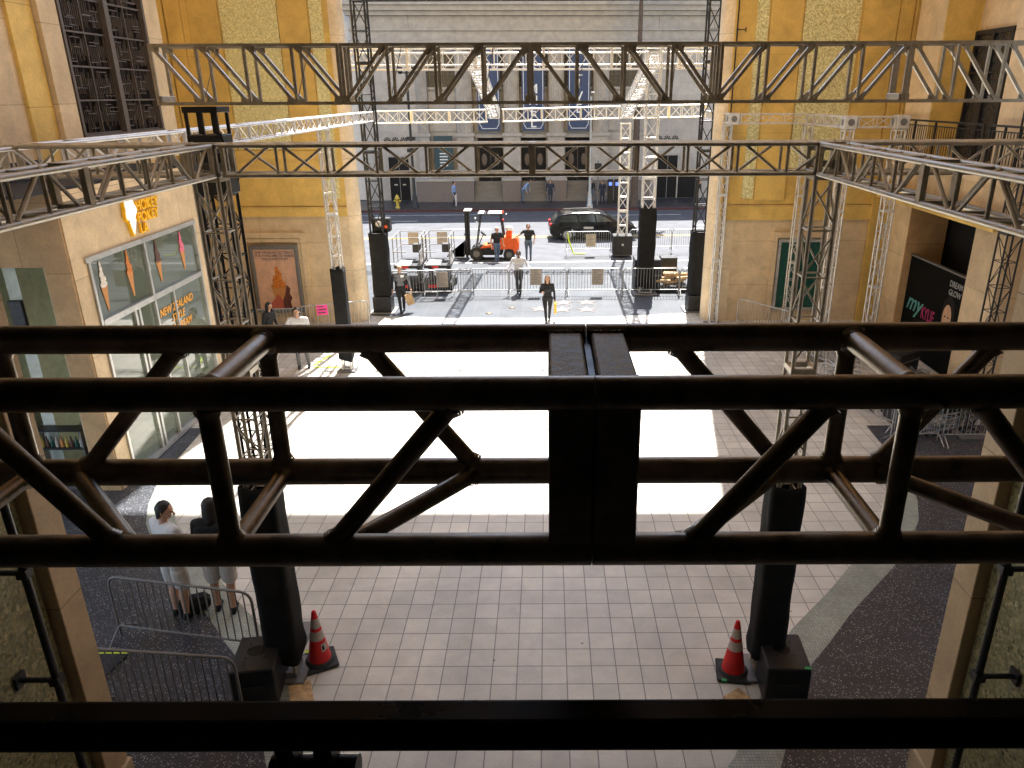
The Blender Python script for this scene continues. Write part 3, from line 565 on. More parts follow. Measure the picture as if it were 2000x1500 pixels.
# T1: near truss, one metre ahead; bays measured
def near_truss():
    t = thing('near_truss', 'large dark aluminium box truss crossing the whole foreground', 'truss', (0, 0, 0)); Yf, Yb, Zt, Zb = 1.0, 1.262, 7.300, 7.038; r = .0252
    for nm, x0, x1 in (('l', -4.3, .0662), ('r', .0678, 3.9)):
        for y in (Yf, Yb):
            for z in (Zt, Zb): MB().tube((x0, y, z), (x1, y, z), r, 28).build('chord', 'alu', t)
    def mem(nm, p, q, rr=.0155):
        p, q = Vector(p), Vector(q); d = (q-p).normalized(); b = MB().tube(p, q, rr, 20)
        for e, sg in ((p, 1), (q, -1)):
            for k in range(3): o_ = .021+k*.0045; b.tube(e+d*sg*o_, e+d*sg*(o_+.0045), rr*(1.42-.13*k), 18, rr*(1.34-.13*k), False)
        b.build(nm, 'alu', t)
    # left section bays repeat every .99 m
    for base in (0, -.99, -1.98, -2.97):
        mem('diagonal', (base-.125, Yf, Zt), (base-.344, Yf, Zb)); mem('post', (base-.492, Yf, Zb), (base-.492, Yf, Zt)); mem('diagonal', (base-.667, Yf, Zb), (base-.863, Yf, Zt))
        mem('diagonal', (base-.33, Yb, Zt), (base-.130, Yb, Zb)); mem('post', (base-.497, Yb, Zb), (base-.497, Yb, Zt)); mem('diagonal', (base-.64, Yb, Zt), (base-.873, Yb, Zb))
        mem('rung', (base-.495, Yf, Zt), (base-.495, Yb, Zt), .0185); mem('rung', (base-.495, Yf, Zb), (base-.495, Yb, Zb)); mem('rung', (base-.97, Yf, Zb), (base-.97, Yb, Zb))
        mem('diagonal', (base-.328, Yf, Zb), (base-.13, Yb, Zb)); mem('diagonal', (base-.647, Yf, Zb), (base-.888, Yb, Zb)); mem('post', (base-.97, Yf, Zb), (base-.97, Yf, Zt)); mem('post', (base-.97, Yb, Zb), (base-.97, Yb, Zt))
    for base in (0, .9, 1.8, 2.7):
        mem('diagonal', (base+.216, Yf, Zb), (base+.4186, Yf, Zt)); mem('post', (base+.527, Yf, Zb), (base+.527, Yf, Zt)); mem('diagonal', (base+.61, Yf, Zt), (base+.84, Yf, Zb))
        mem('diagonal', (base+.216, Yb, Zt), (base+.444, Yb, Zb)); mem('post', (base+.531, Yb, Zb), (base+.531, Yb, Zt)); mem('diagonal', (base+.80, Yb, Zt), (base+.608, Yb, Zb))
        mem('rung', (base+.531, Yf, Zt), (base+.531, Yb, Zt), .0185); mem('rung', (base+.531, Yf, Zb), (base+.531, Yb, Zb))
        mem('diagonal', (base+.20, Yf, Zb), (base+.44, Yb, Zb)); mem('diagonal', (base+.83, Yf, Zb), (base+.608, Yb, Zb))
    for xa, xb in ((.0005, .0660), (.0680, .1335)):
        for y in (Yf, Yb): MB().bevbox((xa, y-.017, Zb+.012), (xb, y+.017, Zt-.012), .003).build('end_plate', 'alu', t)
        for z in (Zt, Zb): MB().bevbox((xa+.002 if xa < .05 else xa+.007, Yf+.012, z-.012), (xb-.008 if xa < .05 else xb-.002, Yb-.012, z+.0165), .003).build('end_bar', 'scr', t)
    for y in (Yf, Yb): MB().box((.0655, y-.012, Zb), (.0685, y+.012, Zt)).build('dark_gap_fill', 'blk', t)  # black filler added in the section gap to paint its darkness
    MB().box((.062, Yf+.02, Zt-.012), (.072, Yb-.02, Zt+.004)).build('dark_gap_fill', 'blk', t)
    MB().prism([(.495, 7.312), (.552, 7.312), (.555, 7.300), (.566, 7.294), (.562, 7.286), (.545, 7.296), (.50, 7.303)], Yf-.0262, Yf-.0225, 'Y').build('paint_mark', 'blk', t)
    # weld beads where the bars meet the chords
    b = MB()
    for xa, xb in ((.0005, .0660), (.0680, .1335)):
        for y0, sg in ((Yf, 1), (Yb, -1)):
            for k in range(11): b.ball((xa+.002+(.005 if xa > .05 else 0)+(xb-xa-.011)*k/10, y0+sg*.019, Zt+.0165), .0042, .0055, .0045, 6, 4)
    b.build('weld_bead', 'scr', t)
    return t
near_truss()
# T2: box truss on the first pair of towers, with wings; corner blocks
B12 = dict(rc=.0254, rl=.0135)
def simple(name, label, p0, p1, w_, h_, m, panel=.45, rc=.0254, rl=.0125, group=None, up=(0, 0, 1), sec=2.4, n=8, fine=False, seg=6, joint=None, cat='truss'):
    o = Vector(p0); t = thing(name, label, cat, tuple(o), 0, group); truss(t, (0, 0, 0), Vector(p1)-o, w_, h_, rc, rl, panel, m, up, sec, n, fine=fine, seg=seg, joint=joint); return t
G1 = 'dark box trusses of the first frame'
ZT = 7.045; H12 = .36
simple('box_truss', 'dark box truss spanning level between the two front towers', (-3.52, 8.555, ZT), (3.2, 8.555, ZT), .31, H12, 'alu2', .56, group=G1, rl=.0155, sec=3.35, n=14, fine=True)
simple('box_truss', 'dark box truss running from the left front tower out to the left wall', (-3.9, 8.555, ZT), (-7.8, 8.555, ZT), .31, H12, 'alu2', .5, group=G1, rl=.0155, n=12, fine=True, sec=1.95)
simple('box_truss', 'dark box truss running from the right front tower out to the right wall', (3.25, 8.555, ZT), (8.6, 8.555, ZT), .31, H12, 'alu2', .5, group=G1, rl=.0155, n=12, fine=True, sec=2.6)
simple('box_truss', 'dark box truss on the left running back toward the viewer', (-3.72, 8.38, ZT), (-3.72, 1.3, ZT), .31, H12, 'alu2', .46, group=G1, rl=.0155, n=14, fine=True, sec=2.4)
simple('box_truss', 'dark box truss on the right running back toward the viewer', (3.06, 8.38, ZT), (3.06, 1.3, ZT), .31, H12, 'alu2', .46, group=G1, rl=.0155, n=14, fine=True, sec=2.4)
def tower(name, label, x, y, z1, w_, m, group=None, panel=.56, rc=.0254, rl=.012, cover=None, sec=2.5, n=10, fine=False, z0=.06, cw=.08, bag=True, base=True, seg=6, cat='tower'):
    t = thing(name, label, cat, (x, y, 0), 0, group)
    truss(t, (0, 0, z0), (0, 0, z1), w_, w_, rc, rl, panel, m, (0, 1, 0), sec, n, fine=fine, seg=seg)
    if base: MB().bevbox((-w_*.9, -w_*.9, 0), (w_*.9, w_*.9, .05), .01).build('base_plate', 'steelk', t)
    if cover:
        c0, c1 = cover; b = MB(); rr = random.Random(int(x*100)); rings = []; N = 32; K = 22; hw = w_/2+cw/2
        for k in range(K+1):
            z = c0+(c1-c0)*k/K; sag = 1+.015*math.sin(k*.9+x)+(.10 if (k == 1 and bag) else .04 if (k == 2 and bag) else 0)
            for i in range(N):
                a = 2*math.pi*i/N; cx_, sx_ = math.cos(a), math.sin(a); q = (abs(cx_)**9+abs(sx_)**9)**(-1/9)
                rd = hw*q*sag*(1+.012*math.sin(3*a+k*.8)+rr.uniform(-.008, .008)+.010*math.sin(7*a+k*.35)); b.v.append((rd*cx_, rd*sx_, z+(.04*math.sin(2*a) if k == 0 else .015*math.sin(5*a) if k == K else 0)))
        for k in range(K):
            for i in range(N): b.f.append([k*N+i, k*N+(i+1) % N, (k+1)*N+(i+1) % N, (k+1)*N+i]); b.sm.append(True); b.mi.append(0)
        o = b.build('fabric_cover', 'cloth', t); md = o.modifiers.new('s', 'SOLIDIFY'); md.thickness = .008
    return t
GT = 'truss towers standing in the courtyard'
tower('truss_tower', 'grey truss tower with black sleeve beside the left traffic cone', -3.715, 8.555, 6.87, .315, 'alu2', GT, cover=(.32, 3.08), n=12, fine=True, cw=.14)
tower('truss_tower', 'grey truss tower with black sleeve beside the right traffic cone', 3.06, 8.555, 6.87, .315, 'alu2', GT, cover=(.30, 3.05), n=12, fine=True, cw=.12)
for x, lab in ((-3.72, 'left'), (3.06, 'right')):
    t = thing('corner_block', 'square aluminium corner block on top of the %s front tower' % lab, 'corner block', (x, 8.555, ZT), 0, 'corner blocks of the first frame'); a = .172
    b = MB()
    for sx in (-1, 1):
        for sy in (-1, 1): b.bevbox((sx*a-.022*(sx+1), sy*a-.022*(sy+1), -a), (sx*a+.022*(1-sx), sy*a+.022*(1-sy), a), .004)
    for sz in (-1, 1):
        for s_ in (-1, 1): b.bevbox((-a, s_*a-.022*(s_+1), sz*a-.022*(sz+1)+.002), (a, s_*a+.022*(1-s_), sz*a+.022*(1-sz)+.002), .004); b.bevbox((s_*a-.022*(s_+1), -a, sz*a-.022*(sz+1)), (s_*a+.022*(1-s_), a, sz*a+.022*(1-sz)), .004)
    b.build('frame', 'alu2', t)
    b = MB()
    for zz in (-.09, .09): b.box((-.13, .12, zz-.02), (.13, .128, zz+.05)); b.box((-.128, -.12, zz-.02), (-.12, .12, zz+.05)); b.box((.12, -.12, zz-.02), (.128, .12, zz+.05))
    b.build('plates', 'steelk', t)
# black hoist tower with rectangular top truss
t = tower('hoist_tower', 'slim black hoist tower behind the left front tower', -3.96, 9.28, 7.0, .35, 'blk', 'black truss towers', rc=.02, rl=.009, panel=.35, sec=2.0)
MB().bevbox((-.19, -.19, 6.9), (.19, .19, 7.28), .01).build('sleeve_block', 'blk', t)
b = MB()
for x in (-.17, 0, .17):
    for y in (-.16, .16): b.bar((x, y, 7.28), (x, y, 7.56), .035, .03, (0, 1, 0))
b.bevbox((-.2, -.19, 7.52), (.2, .19, 7.585), .005); b.build('saddle', 'blk', t)
b = MB().bar((.2, -.18, 7.3), (.2, .16, 6.75), .02, .02).bevbox((-.19, -.195, 6.6), (.19, .195, 6.9), .006); b.build('hoist_plate', 'blk', t)
def upper_rect_truss():
    t = thing('ladder_truss', 'tall rectangular truss of square tubes spanning high across the courtyard', 'truss', (0, 9.1, 7.6)); Hh = .64; D = .34; q = .034
    x0 = -4.42; secs = []; SL = 2.118
    for k in range(6): secs.append((x0+k*SL, x0+(k+1)*SL))
    for k, (a, c) in enumerate(secs):
        for y in (0, D):
            for z in (q/2, Hh-q/2): MB().bar((a+.004, y, z), (c-.004, y, z), q, q).build('chord', 'alu2', t)
        n_ = 4; st = (c-a)/n_
        for y in (0, D):
            gg = MB()
            for j in range(n_+1):
                x = min(max(a+st*j, a+.02), c-.02); MB().bar((x, y, q), (x, y, Hh-q), .032, .032, (0, 1, 0)).build('post', 'alu2', t)
            for j in range(n_):
                xa, xb = a+st*j, a+st*(j+1)
                if k % 2 == 0: P0, P1 = (xa+.05, y, Hh-q), (xb-.03, y, q)
                else: P0, P1 = (xa+.03, y, q), (xb-.05, y, Hh-q)
                MB().bar(P0, P1, .036, .036, (0, 1, 0)).build('diagonal', 'alu2', t)
                for (gx, gz), sg in ((((P0[0]), P0[2]), 1), ((P1[0], P1[2]), -1)):
                    if gz > Hh/2: gg.prism([(gx-.045, Hh-q), (gx+.075, Hh-q), (gx+.05*sg+.01, Hh-q-.10)], y-.004, y+.004, 'Y')
                    else: gg.prism([(gx-.075, q), (gx+.045, q), (gx+.05*sg-.01, q+.09)], y-.0045, y+.0045, 'Y')
            gg.build('gussets', 'alu2', t)
        b = MB()
        for j in range(n_+1):
            x = min(max(a+st*j, a+.02), c-.02)
            for z in (q/2, Hh-q/2): b.bar((x, q/2, z), (x, D-q/2, z), .026, .024)
            if j < n_: b.bar((x, q/2, q/2), (x+st, D-q/2, q/2), .016, .016)
        for x in (a+.03, c-.03): b.bevbox((x-.03, .0, .03), (x+.03, D, .10), .004)
        b.build('cross_bars', 'alu2', t)
        for j in (1, 3): MB().tube((a+st*j, 0, q), (a+st*j+.1, D, Hh-q), .005, 5).build('wire', 'steelk', t)
    return t
upper_rect_truss()
# silver trusses along the sides of the courtyard and inside the portal
GS = 'silver box trusses of the rear frame'
ZS = 7.04
simple('box_truss', 'long silver box truss along the left wall, sunlit toward the portal', (-5.85, 7.0, ZS), (-5.85, 26.2, ZS), .30, .33, 'alub', .42, group=GS, rl=.011, sec=2.75, fine=False, seg=8, n=10)
tower('truss_tower', 'silver truss tower with short black sleeve in front of the left pylon', -6.0, 21.2, 6.87, .30, 'alub', GT, cover=(.35, 3.1), rl=.011, seg=8)
def block(x, y, z, lab, a=.18):
    t = thing('corner_block', lab, 'corner block', (x, y, z), 0, 'silver corner blocks of the rear frame'); b = MB()
    b.bevbox((-a, -a, -a), (a, a, a), .02); b.build('body', 'alub', t)
    MB().tube((0, -a-.004, 0), (0, -a+.002, 0), .095, 20).build('port', 'steelk', t); MB().tube((-a-.004, 0, 0), (-a+.002, 0, 0), .095, 20).build('port', 'steelk', t)
block(6.0, 25.6, 6.95, 'silver corner block with round port nearest the portal opening'); block(8.38, 22.0, 6.95, 'silver corner block with round port over the middle right tower'); block(9.82, 22.0, 6.96, 'silver corner block with round port against the right building')
simple('box_truss', 'silver box truss across the right pylon face from the portal corner', (6.2, 25.6, 6.95), (8.6, 25.6, 6.95), .29, .33, 'alub', .45, group=GS, rl=.011)
simple('box_truss', 'foreshortened silver box truss between two right corner blocks', (8.42, 25.4, 6.95), (8.38, 22.2, 6.95), .29, .33, 'alub', .45, group=GS, rl=.011)
simple('box_truss', 'short silver box truss between the two rightmost corner blocks', (8.57, 22.0, 6.955), (9.63, 22.0, 6.955), .29, .32, 'alub', .4, group=GS, rl=.011, sec=1.1)
simple('box_truss', 'silver box truss leading from the right portal corner out to the street', (5.98, 25.8, 6.95), (5.98, 29.8, 6.98), .29, .33, 'alub', .45, group=GS, rl=.011)
tower('truss_tower', 'silver truss tower with sunlit rungs against the right portal jamb', 5.9, 25.85, 6.76, .31, 'alub', GT, rl=.011, seg=8)
tower('truss_tower', 'slender silver truss tower in front of the green window', 8.42, 25.5, 6.78, .29, 'alub', GT, rl=.011, seg=8)
tower('truss_tower', 'silver truss tower behind the right front tower', 8.38, 22.0, 6.76, .30, 'alub', GT, rl=.012, seg=8)
tower('truss_tower', 'silver truss tower beside the right building pier', 9.80, 22.0, 6.77, .32, 'alub', GT, rl=.012, seg=8)
tower('hoist_tower', 'black truss tower close to the right edge in front of the building', 10.16, 16.5, 9.6, .38, 'blk', 'black truss towers', rc=.022, rl=.010, panel=.6, sec=2.4)
# stage roof over the street
tower('stage_tower', 'tall black truss tower with black cover at the left of the portal', -6.22, 27.75, 11.6, .52, 'blk', 'black truss towers', rc=.036, rl=.018, panel=.85, sec=2.6, cover=(.65, 3.0), cw=.12, bag=False)
tower('stage_tower', 'tall black truss tower with black cover at the right of the portal', 5.62, 27.75, 11.6, .52, 'blk', 'black truss towers', rc=.036, rl=.018, panel=.85, sec=2.6, cover=(.65, 3.0), cw=.12, bag=False)
for x, lab in ((-6.22, 'left'), (5.62, 'right')):
    t = thing('ballast_box', 'black ballast box around the foot of the %s stage tower' % lab, 'box', (x, 27.7, 0), 0, 'black ballast boxes'); MB().bevbox((-.34, -.34, .0), (.34, .34, .64), .03).build('shell', 'blk', t); MB().bevbox((-.08, -.346, .18), (.08, -.338, .26), .003).build('handle', 'rub', t)
simple('stage_beam', 'black truss beam across the top of the view between the black towers', (-6.5, 28.0, 10.78), (5.9, 28.0, 10.78), .3, .3, 'blk', .5, rl=.01, rc=.022, group='stage roof trusses')
t = thing('stage_beam', 'bright silver double truss high over the street behind the ladder truss', 'truss', (-7.7, 30.5, 0), 0, 'stage roof trusses')
truss(t, (0, 0, 8.95), (15.2, 0, 8.95), .5, .80, .032, .016, .62, 'alub', (0, 0, 1), 2.54, 8)
for z in (8.74, 9.15):
    for y in (-.23, .23): MB().tube((0, y, z), (15.2, y, z), .024, 8).build('inner_chord', 'alub', t)
tower('stage_tower', 'silver truss tower with tall black cover beside the right stage boxes', 4.02, 30.4, 9.2, .53, 'alub', 'silver stage towers', rc=.028, rl=.016, panel=.8, sec=2.6, cover=(.3, 3.5), cw=.14, bag=False)
tower('stage_tower', 'silver truss tower on a black base box beside the black car', 3.84, 38.6, 6.4, .5, 'alub', 'silver stage towers', rc=.028, rl=.016, panel=.62, sec=2.5)
t = thing('ballast_box', 'black ballast box around the foot of the tower by the car', 'box', (3.84, 38.55, 0), 0, 'black ballast boxes'); MB().bevbox((-.5, -.4, .0), (.5, .4, 1.0), .03).build('shell', 'blk', t); MB().tube((0, -.41, .55), (0, -.402, .55), .06, 14).build('handle', 'frame', t)
ra = [('sloping silver roof truss on the left falling away over the street', (-2.72, 30.9, 8.85), (-2.52, 38.5, 6.85)), ('sloping silver roof truss on the right falling to the street tower', (4.0, 30.9, 8.85), (3.82, 38.5, 6.85))]
for lab, a, c in ra:
    t = simple('roof_truss', lab, a, c, .52, .5, 'alub', .35, rl=.020, rc=.03, group='stage roof trusses')
    b = MB(); A, B_ = Vector((0, 0, 0)), Vector(c)-Vector(a)
    for k in range(22): p = A.lerp(B_, k/21); b.bar(p+Vector((-.24, 0, .24)), p+Vector((.24, 0, .24)), .05, .03)
    b.build('rungs', 'alub', t)
for lab, a, c in (('silver street truss segment at the left of the sloping trusses', (-8.4, 38.7, 6.69), (-2.9, 38.7, 6.74)), ('silver street truss segment between the sloping trusses', (-2.15, 38.7, 6.75), (3.55, 38.7, 6.88)), ('silver street truss segment right of the street tower', (4.12, 38.7, 6.88), (7.7, 38.7, 6.94))):
    simple('stage_beam', lab, a, c, .5, .62, 'alub', .55, rl=.019, rc=.034, group='stage roof trusses', sec=1.9)
t = thing('lighting_rig', 'small black speaker cluster hung beside the left stage tower', 'speakers', (-6.1, 28.1, 2.98)); MB().bevbox((-.3, -.2, .0), (.3, .2, .5), .03).build('case', 'blk', t); MB().ball((-.1, -.22, .3), .12, .06, .12).build('horn', 'white', t); MB().ball((.15, -.22, .2), .07, .05, .07).build('beacon', 'orange', t)
# ================================================================== theatre across the street
fx, fy = S(0, 60.5)
T = thing('theatre_building', 'grey stone theatre across the street with tall blue banners', 'building', (fx, fy, 0), ST)
def ob(nm, m, a, c, par=T): return MB().box(a, c).build(nm, m, par)
HB = 15.9
ob('wall', 'conc', (-14, .42, 4.95), (13.2, 14, HB)); ob('lower_wall', 'conc', (-14, .35, 0), (13.2, 14, 4.947))
for x0, x1 in ((-14, -9.75), (7.95, 13.2)): ob('end_pavilion', 'conc', (x0, 0, 0), (x1, .347, 11.2))
for z0, z1, p_ in ((11.2, 11.42, .28), (11.43, 12.05, .1), (12.06, 12.22, .22), (12.23, 13.05, .08), (13.06, 13.35, .34), (13.36, 13.7, .55), (13.71, 14.0, .7), (14.01, HB+.1, .35)):
    ob('cornice' if p_ > .2 else 'frieze', 'concp', (-14.1-p_, -p_, z0), (13.3+p_, .345, z1))
for x in (-10.0, 8.3, -12.9, 12.4): MB().box((x-.02, -.085, 12.23), (x+.02, -.08, 13.05)).build('frieze_joint', 'plinth', T)
for x in (-9.35, -6.2, -2.65, .72, 4.1, 7.55):
    c_ = MB(); n_ = 40; pr = []
    hw = .62 if abs(x) < 7 else .42
    prof = []
    for k in range(n_+1):
        u_ = -1+2*k/n_; prof.append((hw*u_, -.28*math.sqrt(max(0, 1-u_*u_))*1.0+(.03 if k % 4 < 2 else 0)))
    prof += [(hw, .415), (-hw, .415)]
    c_.prism([(x+a_, b_) for a_, b_ in prof], 5.0, 10.8, 'Z'); c_.build('column', 'concp', T)
    ob('capital', 'concp', (x-hw-.1, -.4, 10.8), (x+hw+.1, .41, 11.18)); ob('column_base', 'concp', (x-hw-.12, -.42, 4.75), (x+hw+.12, .34, 4.995)); ob('pedestal', 'concp', (x-hw-.02, -.30, 1.62), (x+hw+.02, .345, 4.745))
bays = [-7.85, -4.33, -1.0, 2.42, 5.78]
for i, x in enumerate(bays):
    wn = ob('window', 'darkw', (x-1.18, .36, 8.25), (x+1.18, .417, 10.7)); b = MB()
    for k in range(1, 7): b.box((x-1.18+.337*k-.02, .33, 8.25), (x-1.18+.337*k+.02, .358, 10.7))
    for z in (9.1, 9.9): b.box((x-1.18, .325, z), (x+1.18, .357, z+.05))
    b.build('mullions', 'grille', wn); ob('sill', 'concp', (x-1.3, .22, 8.08), (x+1.3, .415, 8.245)); ob('apron', 'concp', (x-1.05, .3, 6.6), (x+1.05, .416, 7.9)); ob('apron', 'concp', (x-1.05, .3, 5.1), (x+1.05, .416, 6.4))
    if i in (1, 2, 3):
        d = ob('doorway', 'dark', (x-.95, .28, 1.4), (x+.95, .347, 4.62)); ob('door_hood', 'concp', (x-1.1, -.1, 4.64), (x+1.1, .346, 4.9))
        b = MB(); b.box((x-.02, .24, 1.42), (x+.02, .277, 4.6))
        for s_ in (-.5, .5): b.ball((x+s_, .26, 3.0), .22, .02, .45, 16, 8)
        b.build('door_ornament', 'grille', d)
for x0, x1 in ((-10.0, -5.62), (-3.45, -2.05), (-.05, 1.45), (3.45, 7.9)):
    ob('plinth', 'plinth', (x0, -1.3, 0), (x1, -.45, 1.55)); ob('plinth_cap', 'concp', (x0-.06, -1.36, 1.555), (x1+.06, -.40, 1.72))
for x0, x1 in ((-5.6, -3.47), (-2.03, -.07), (1.47, 3.43)):
    b = MB()
    for k in range(8): b.box((x0, -1.25+k*.17, 0 if k == 0 else .175*k), (x1, .27, .175*(k+1)))
    b.build('steps', 'steelk', T)
for x, s_ in ((-11.4, 1), (9.45, 1)):
    d = ob('side_door', 'dark', (x-.78, -.03, .03), (x+.78, -.004, 3.25)); b = MB()
    for a_ in (-.82, .82): b.box((x+a_-.05, -.08, .03), (x+a_+.05, -.005, 3.3))
    b.box((x-.88, -.08, 3.26), (x+.88, -.006, 3.4)); b.box((x-.015, -.05, .03), (x+.015, -.032, 3.25)); b.build('door_frame', 'concp', d)
    if x < 0: MB().box((x-.45, -.045, 1.15), (x-.2, -.034, 1.25)).box((x+.2, -.045, 1.15), (x+.45, -.034, 1.25)).build('door_notice', 'paper', d)
    b = MB()
    for k in range(3):
        cx_ = x-.75+k*.62
        for j in range(5): a_ = R(10+40*j); b.prism([(cx_+.05*math.cos(a_-.3), 4.45+.05*math.sin(a_-.3)), (cx_+.28*math.cos(a_-.2), 4.45+.28*math.sin(a_-.2)), (cx_+.28*math.cos(a_+.2), 4.45+.28*math.sin(a_+.2)), (cx_+.05*math.cos(a_+.3), 4.45+.05*math.sin(a_+.3))], -.012, -.003, 'Y')
    b.build('fan_grille', 'dark', T)
ob('side_door', 'dark', (10.3, -.03, .03), (11.9, -.004, 1.7))
for bx, word, lab in ((-4.33, 'JIMMY', 'tall blue vertical banner behind the left sloping truss'), (-1.01, 'KIMMEL', 'tall blue vertical banner with white letters over the middle entrance'), (2.42, 'LIVE', 'tall blue vertical banner with white letters over the right entrance')):
    X_, Y_ = S(bx, 60.0); t = thing('banner', lab, 'banner', (X_, Y_, 0), ST, 'blue banners on the theatre')
    MB().bevbox((-.84, -.03, 5.15), (.84, .03, 11.1), .01).build('cloth', 'ban', t); b = MB()
    for x in (-.72, .72): b.box((x-.02, -.036, 5.6), (x+.02, -.032, 11.0))
    b.box((-.55, -.036, 5.3), (.55, -.032, 5.34)); b.bar((-.72, -.034, 5.6), (-.6, -.034, 5.45), .004, .04, (0, 0, 1)); b.bar((.72, -.034, 5.6), (.6, -.034, 5.45), .004, .04)
    b.bar((-.6, -.034, 5.45), (-.55, -.034, 5.32), .004, .04); b.bar((.6, -.034, 5.45), (.55, -.034, 5.32), .004, .04); b.build('border', 'wsign', t)
    z = {'KIMMEL': 9.75, 'LIVE': 9.35, 'JIMMY': 9.6}[word]
    for ch in word:
        text_mb(ch, .92, 'wsign', t, 'letter', (0, -.036, z-.35), ROT_MY, .006); z -= {'KIMMEL': .80, 'LIVE': .86, 'JIMMY': .80}[word]
    b = MB(); b.bar((-.9, .05, 11.15), (.9, .05, 11.15), .06, .06); b.build('pole', 'blk', t)
X_, Y_ = S(-7.9, 60.15); t = thing('wall_poster', 'dark teal upright poster on the theatre wall left of the entrances', 'poster', (X_, Y_, 0), ST); MB().bevbox((-.72, -.03, 2.3), (.72, .12, 4.8), .01).build('board', mat('poster_teal', (.02, .05, .065), .6), t)
text_mb('LIVE', .42, 'wsign', t, 'letters', (0, -.034, 4.1), ROT_MY, .004); text_mb('SHOW\nNIGHTLY', .25, 'wsign', t, 'letters', (0, -.034, 3.4), ROT_MY, .004) if False else None
b = MB()
for k in range(5): b.box((-.3, -.034, 2.6+k*.22), (.3, -.031, 2.68+k*.22))
b.build('printed_lines', 'wsign', t)
for nm, lab, x0, x1, h_, mm in (('side_building', 'pinkish building beyond the right end of the theatre', 13.25, 34, 15.0, 'pinkb'), ('side_building', 'pale building beyond the left end of the theatre', -36, -14.05, 15.5, 'whiteb')):
    X_, Y_ = S(0, 61); t = thing(nm, lab, 'building', (X_, Y_, 0), ST, 'buildings either side of the theatre'); ob('wall', mm, (x0, 0, 0), (x1, 14, h_), t); ob('parapet', 'whiteb', (x0-.1, -.25, h_), (x1+.1, 14, h_+.7), t)
    for k in range(5):
        for z in (5.2, 9.2): x = x0+1.2+k*3.8; wn = ob('window', 'darkw', (x, -.04, z), (x+1.6, -.003, z+2.4), t); ob('frame', 'whiteb', (x-.12, -.1, z-.15), (x+1.72, -.042, z-.002), wn)
    ob('shopfront', 'dark', (x0+1, -.05, 0.1), (x1-1, -.004, 3.4), t)
# palm, lamp posts, hydrant
X_, Y_ = S(6.2, 55.8); t = thing('palm_tree', 'tall palm with a bare shaggy trunk by the far kerb', 'palm tree', (X_, Y_, .02))
b = MB(); prof = []
for k in range(70): z = k*.25; prof.append(((.26-.004*k*.6)*(1+.10*(k % 2))*(1 if z > 1 else 1+.2*(1-z)), z))
b.lathe(prof, (0, 0, 0), 14); b.build('trunk', 'bark', t); b = MB(); rr = random.Random(5)
for k in range(46):
    a = rr.uniform(0, 6.28); el = rr.uniform(-.7, 1.0); L = rr.uniform(1.8, 2.6); pts = []
    for j in range(7): u_ = j/6; pts.append(Vector((math.cos(a)*math.cos(el)*L*u_, math.sin(a)*math.cos(el)*L*u_, 17.3+L*u_*math.sin(el)-1.1*u_*u_)))
    sd_ = Vector((-math.sin(a), math.cos(a), 0))
    for j in range(6):
        for s_ in (-1, 1):
            p, q = pts[j], pts[j+1]; wd = .35*math.sin(math.pi*(j+.8)/7.2); b.add([p, q, q+sd_*s_*wd-Vector((0, 0, .18)), p.lerp(q, .3)+sd_*s_*wd*.9-Vector((0, 0, .16))], [(0, 1, 2, 3)])
b.build('crown', 'frond', t)
def lamp(x, y, lab, m, h, sc=1):
    X_, Y_ = S(x, y); t = thing('street_lamp', lab, 'street lamp', (X_, Y_, .02), 0, 'street lamps by the far kerb')
    MB().lathe([(.26, 0), (.26, .12), (.20, .2), (.17, .8), (.11, 1.0), (.09, 3.2), (.085, h)], (0, 0, 0), 12).build('post', m, t)
    b = MB()
    if m == 'blk':
        b.bar((-.45, 0, h-.2), (.45, 0, h-.2), .06, .08)
        for s_ in (-1, 1): b.ball((s_*.45, 0, h), .2, .2, .28)
        for z in (4.2, 4.7, 3.9): MB().bevbox((-.32, -.12, z), (.32, .12, z+.25), .03).build('sign_plate', m, t)
    else: b.bar((0, 0, h-.05), (0, -1.6, h+.2), .07, .07); b.bevbox((-.12, -2.1, h+.12), (.12, -1.5, h+.25), .03)
    b.build('lamp_head', m, t)
lamp(-9.75, 55.9, 'black ornate lamp post by the hydrant across the street', 'blk', 9.3); lamp(2.95, 55.9, 'plain pale grey pole behind the black car', 'galv', 7.6)
t = thing('traffic_signal', 'small dark signal head on a pole near the theatre entrance', 'signal', (3.75, 57.0, 0)); MB().tube((0, 0, 0), (0, 0, 3.2), .05, 8).build('pole', 'steelk', t); MB().bevbox((-.25, -.15, 2.2), (.25, .15, 3.0), .03).build('head', 'blk', t)
X_, Y_ = S(-11.05, 56.1); t = thing('fire_hydrant', 'yellow fire hydrant on the far pavement', 'hydrant', (X_, Y_, .02)); MB().lathe([(.19, 0), (.19, .06), (.12, .1), (.13, .6), (.20, .64), (.20, .70), (.15, .74), (.12, .86), (.04, .93), (.03, .98)], (0, 0, 0), 14).build('body', 'hyd', t)
MB().tube((-.25, 0, .5), (.25, 0, .5), .07, 10).tube((0, -.24, .45), (0, 0, .45), .08, 10).build('outlets', 'hyd', t)
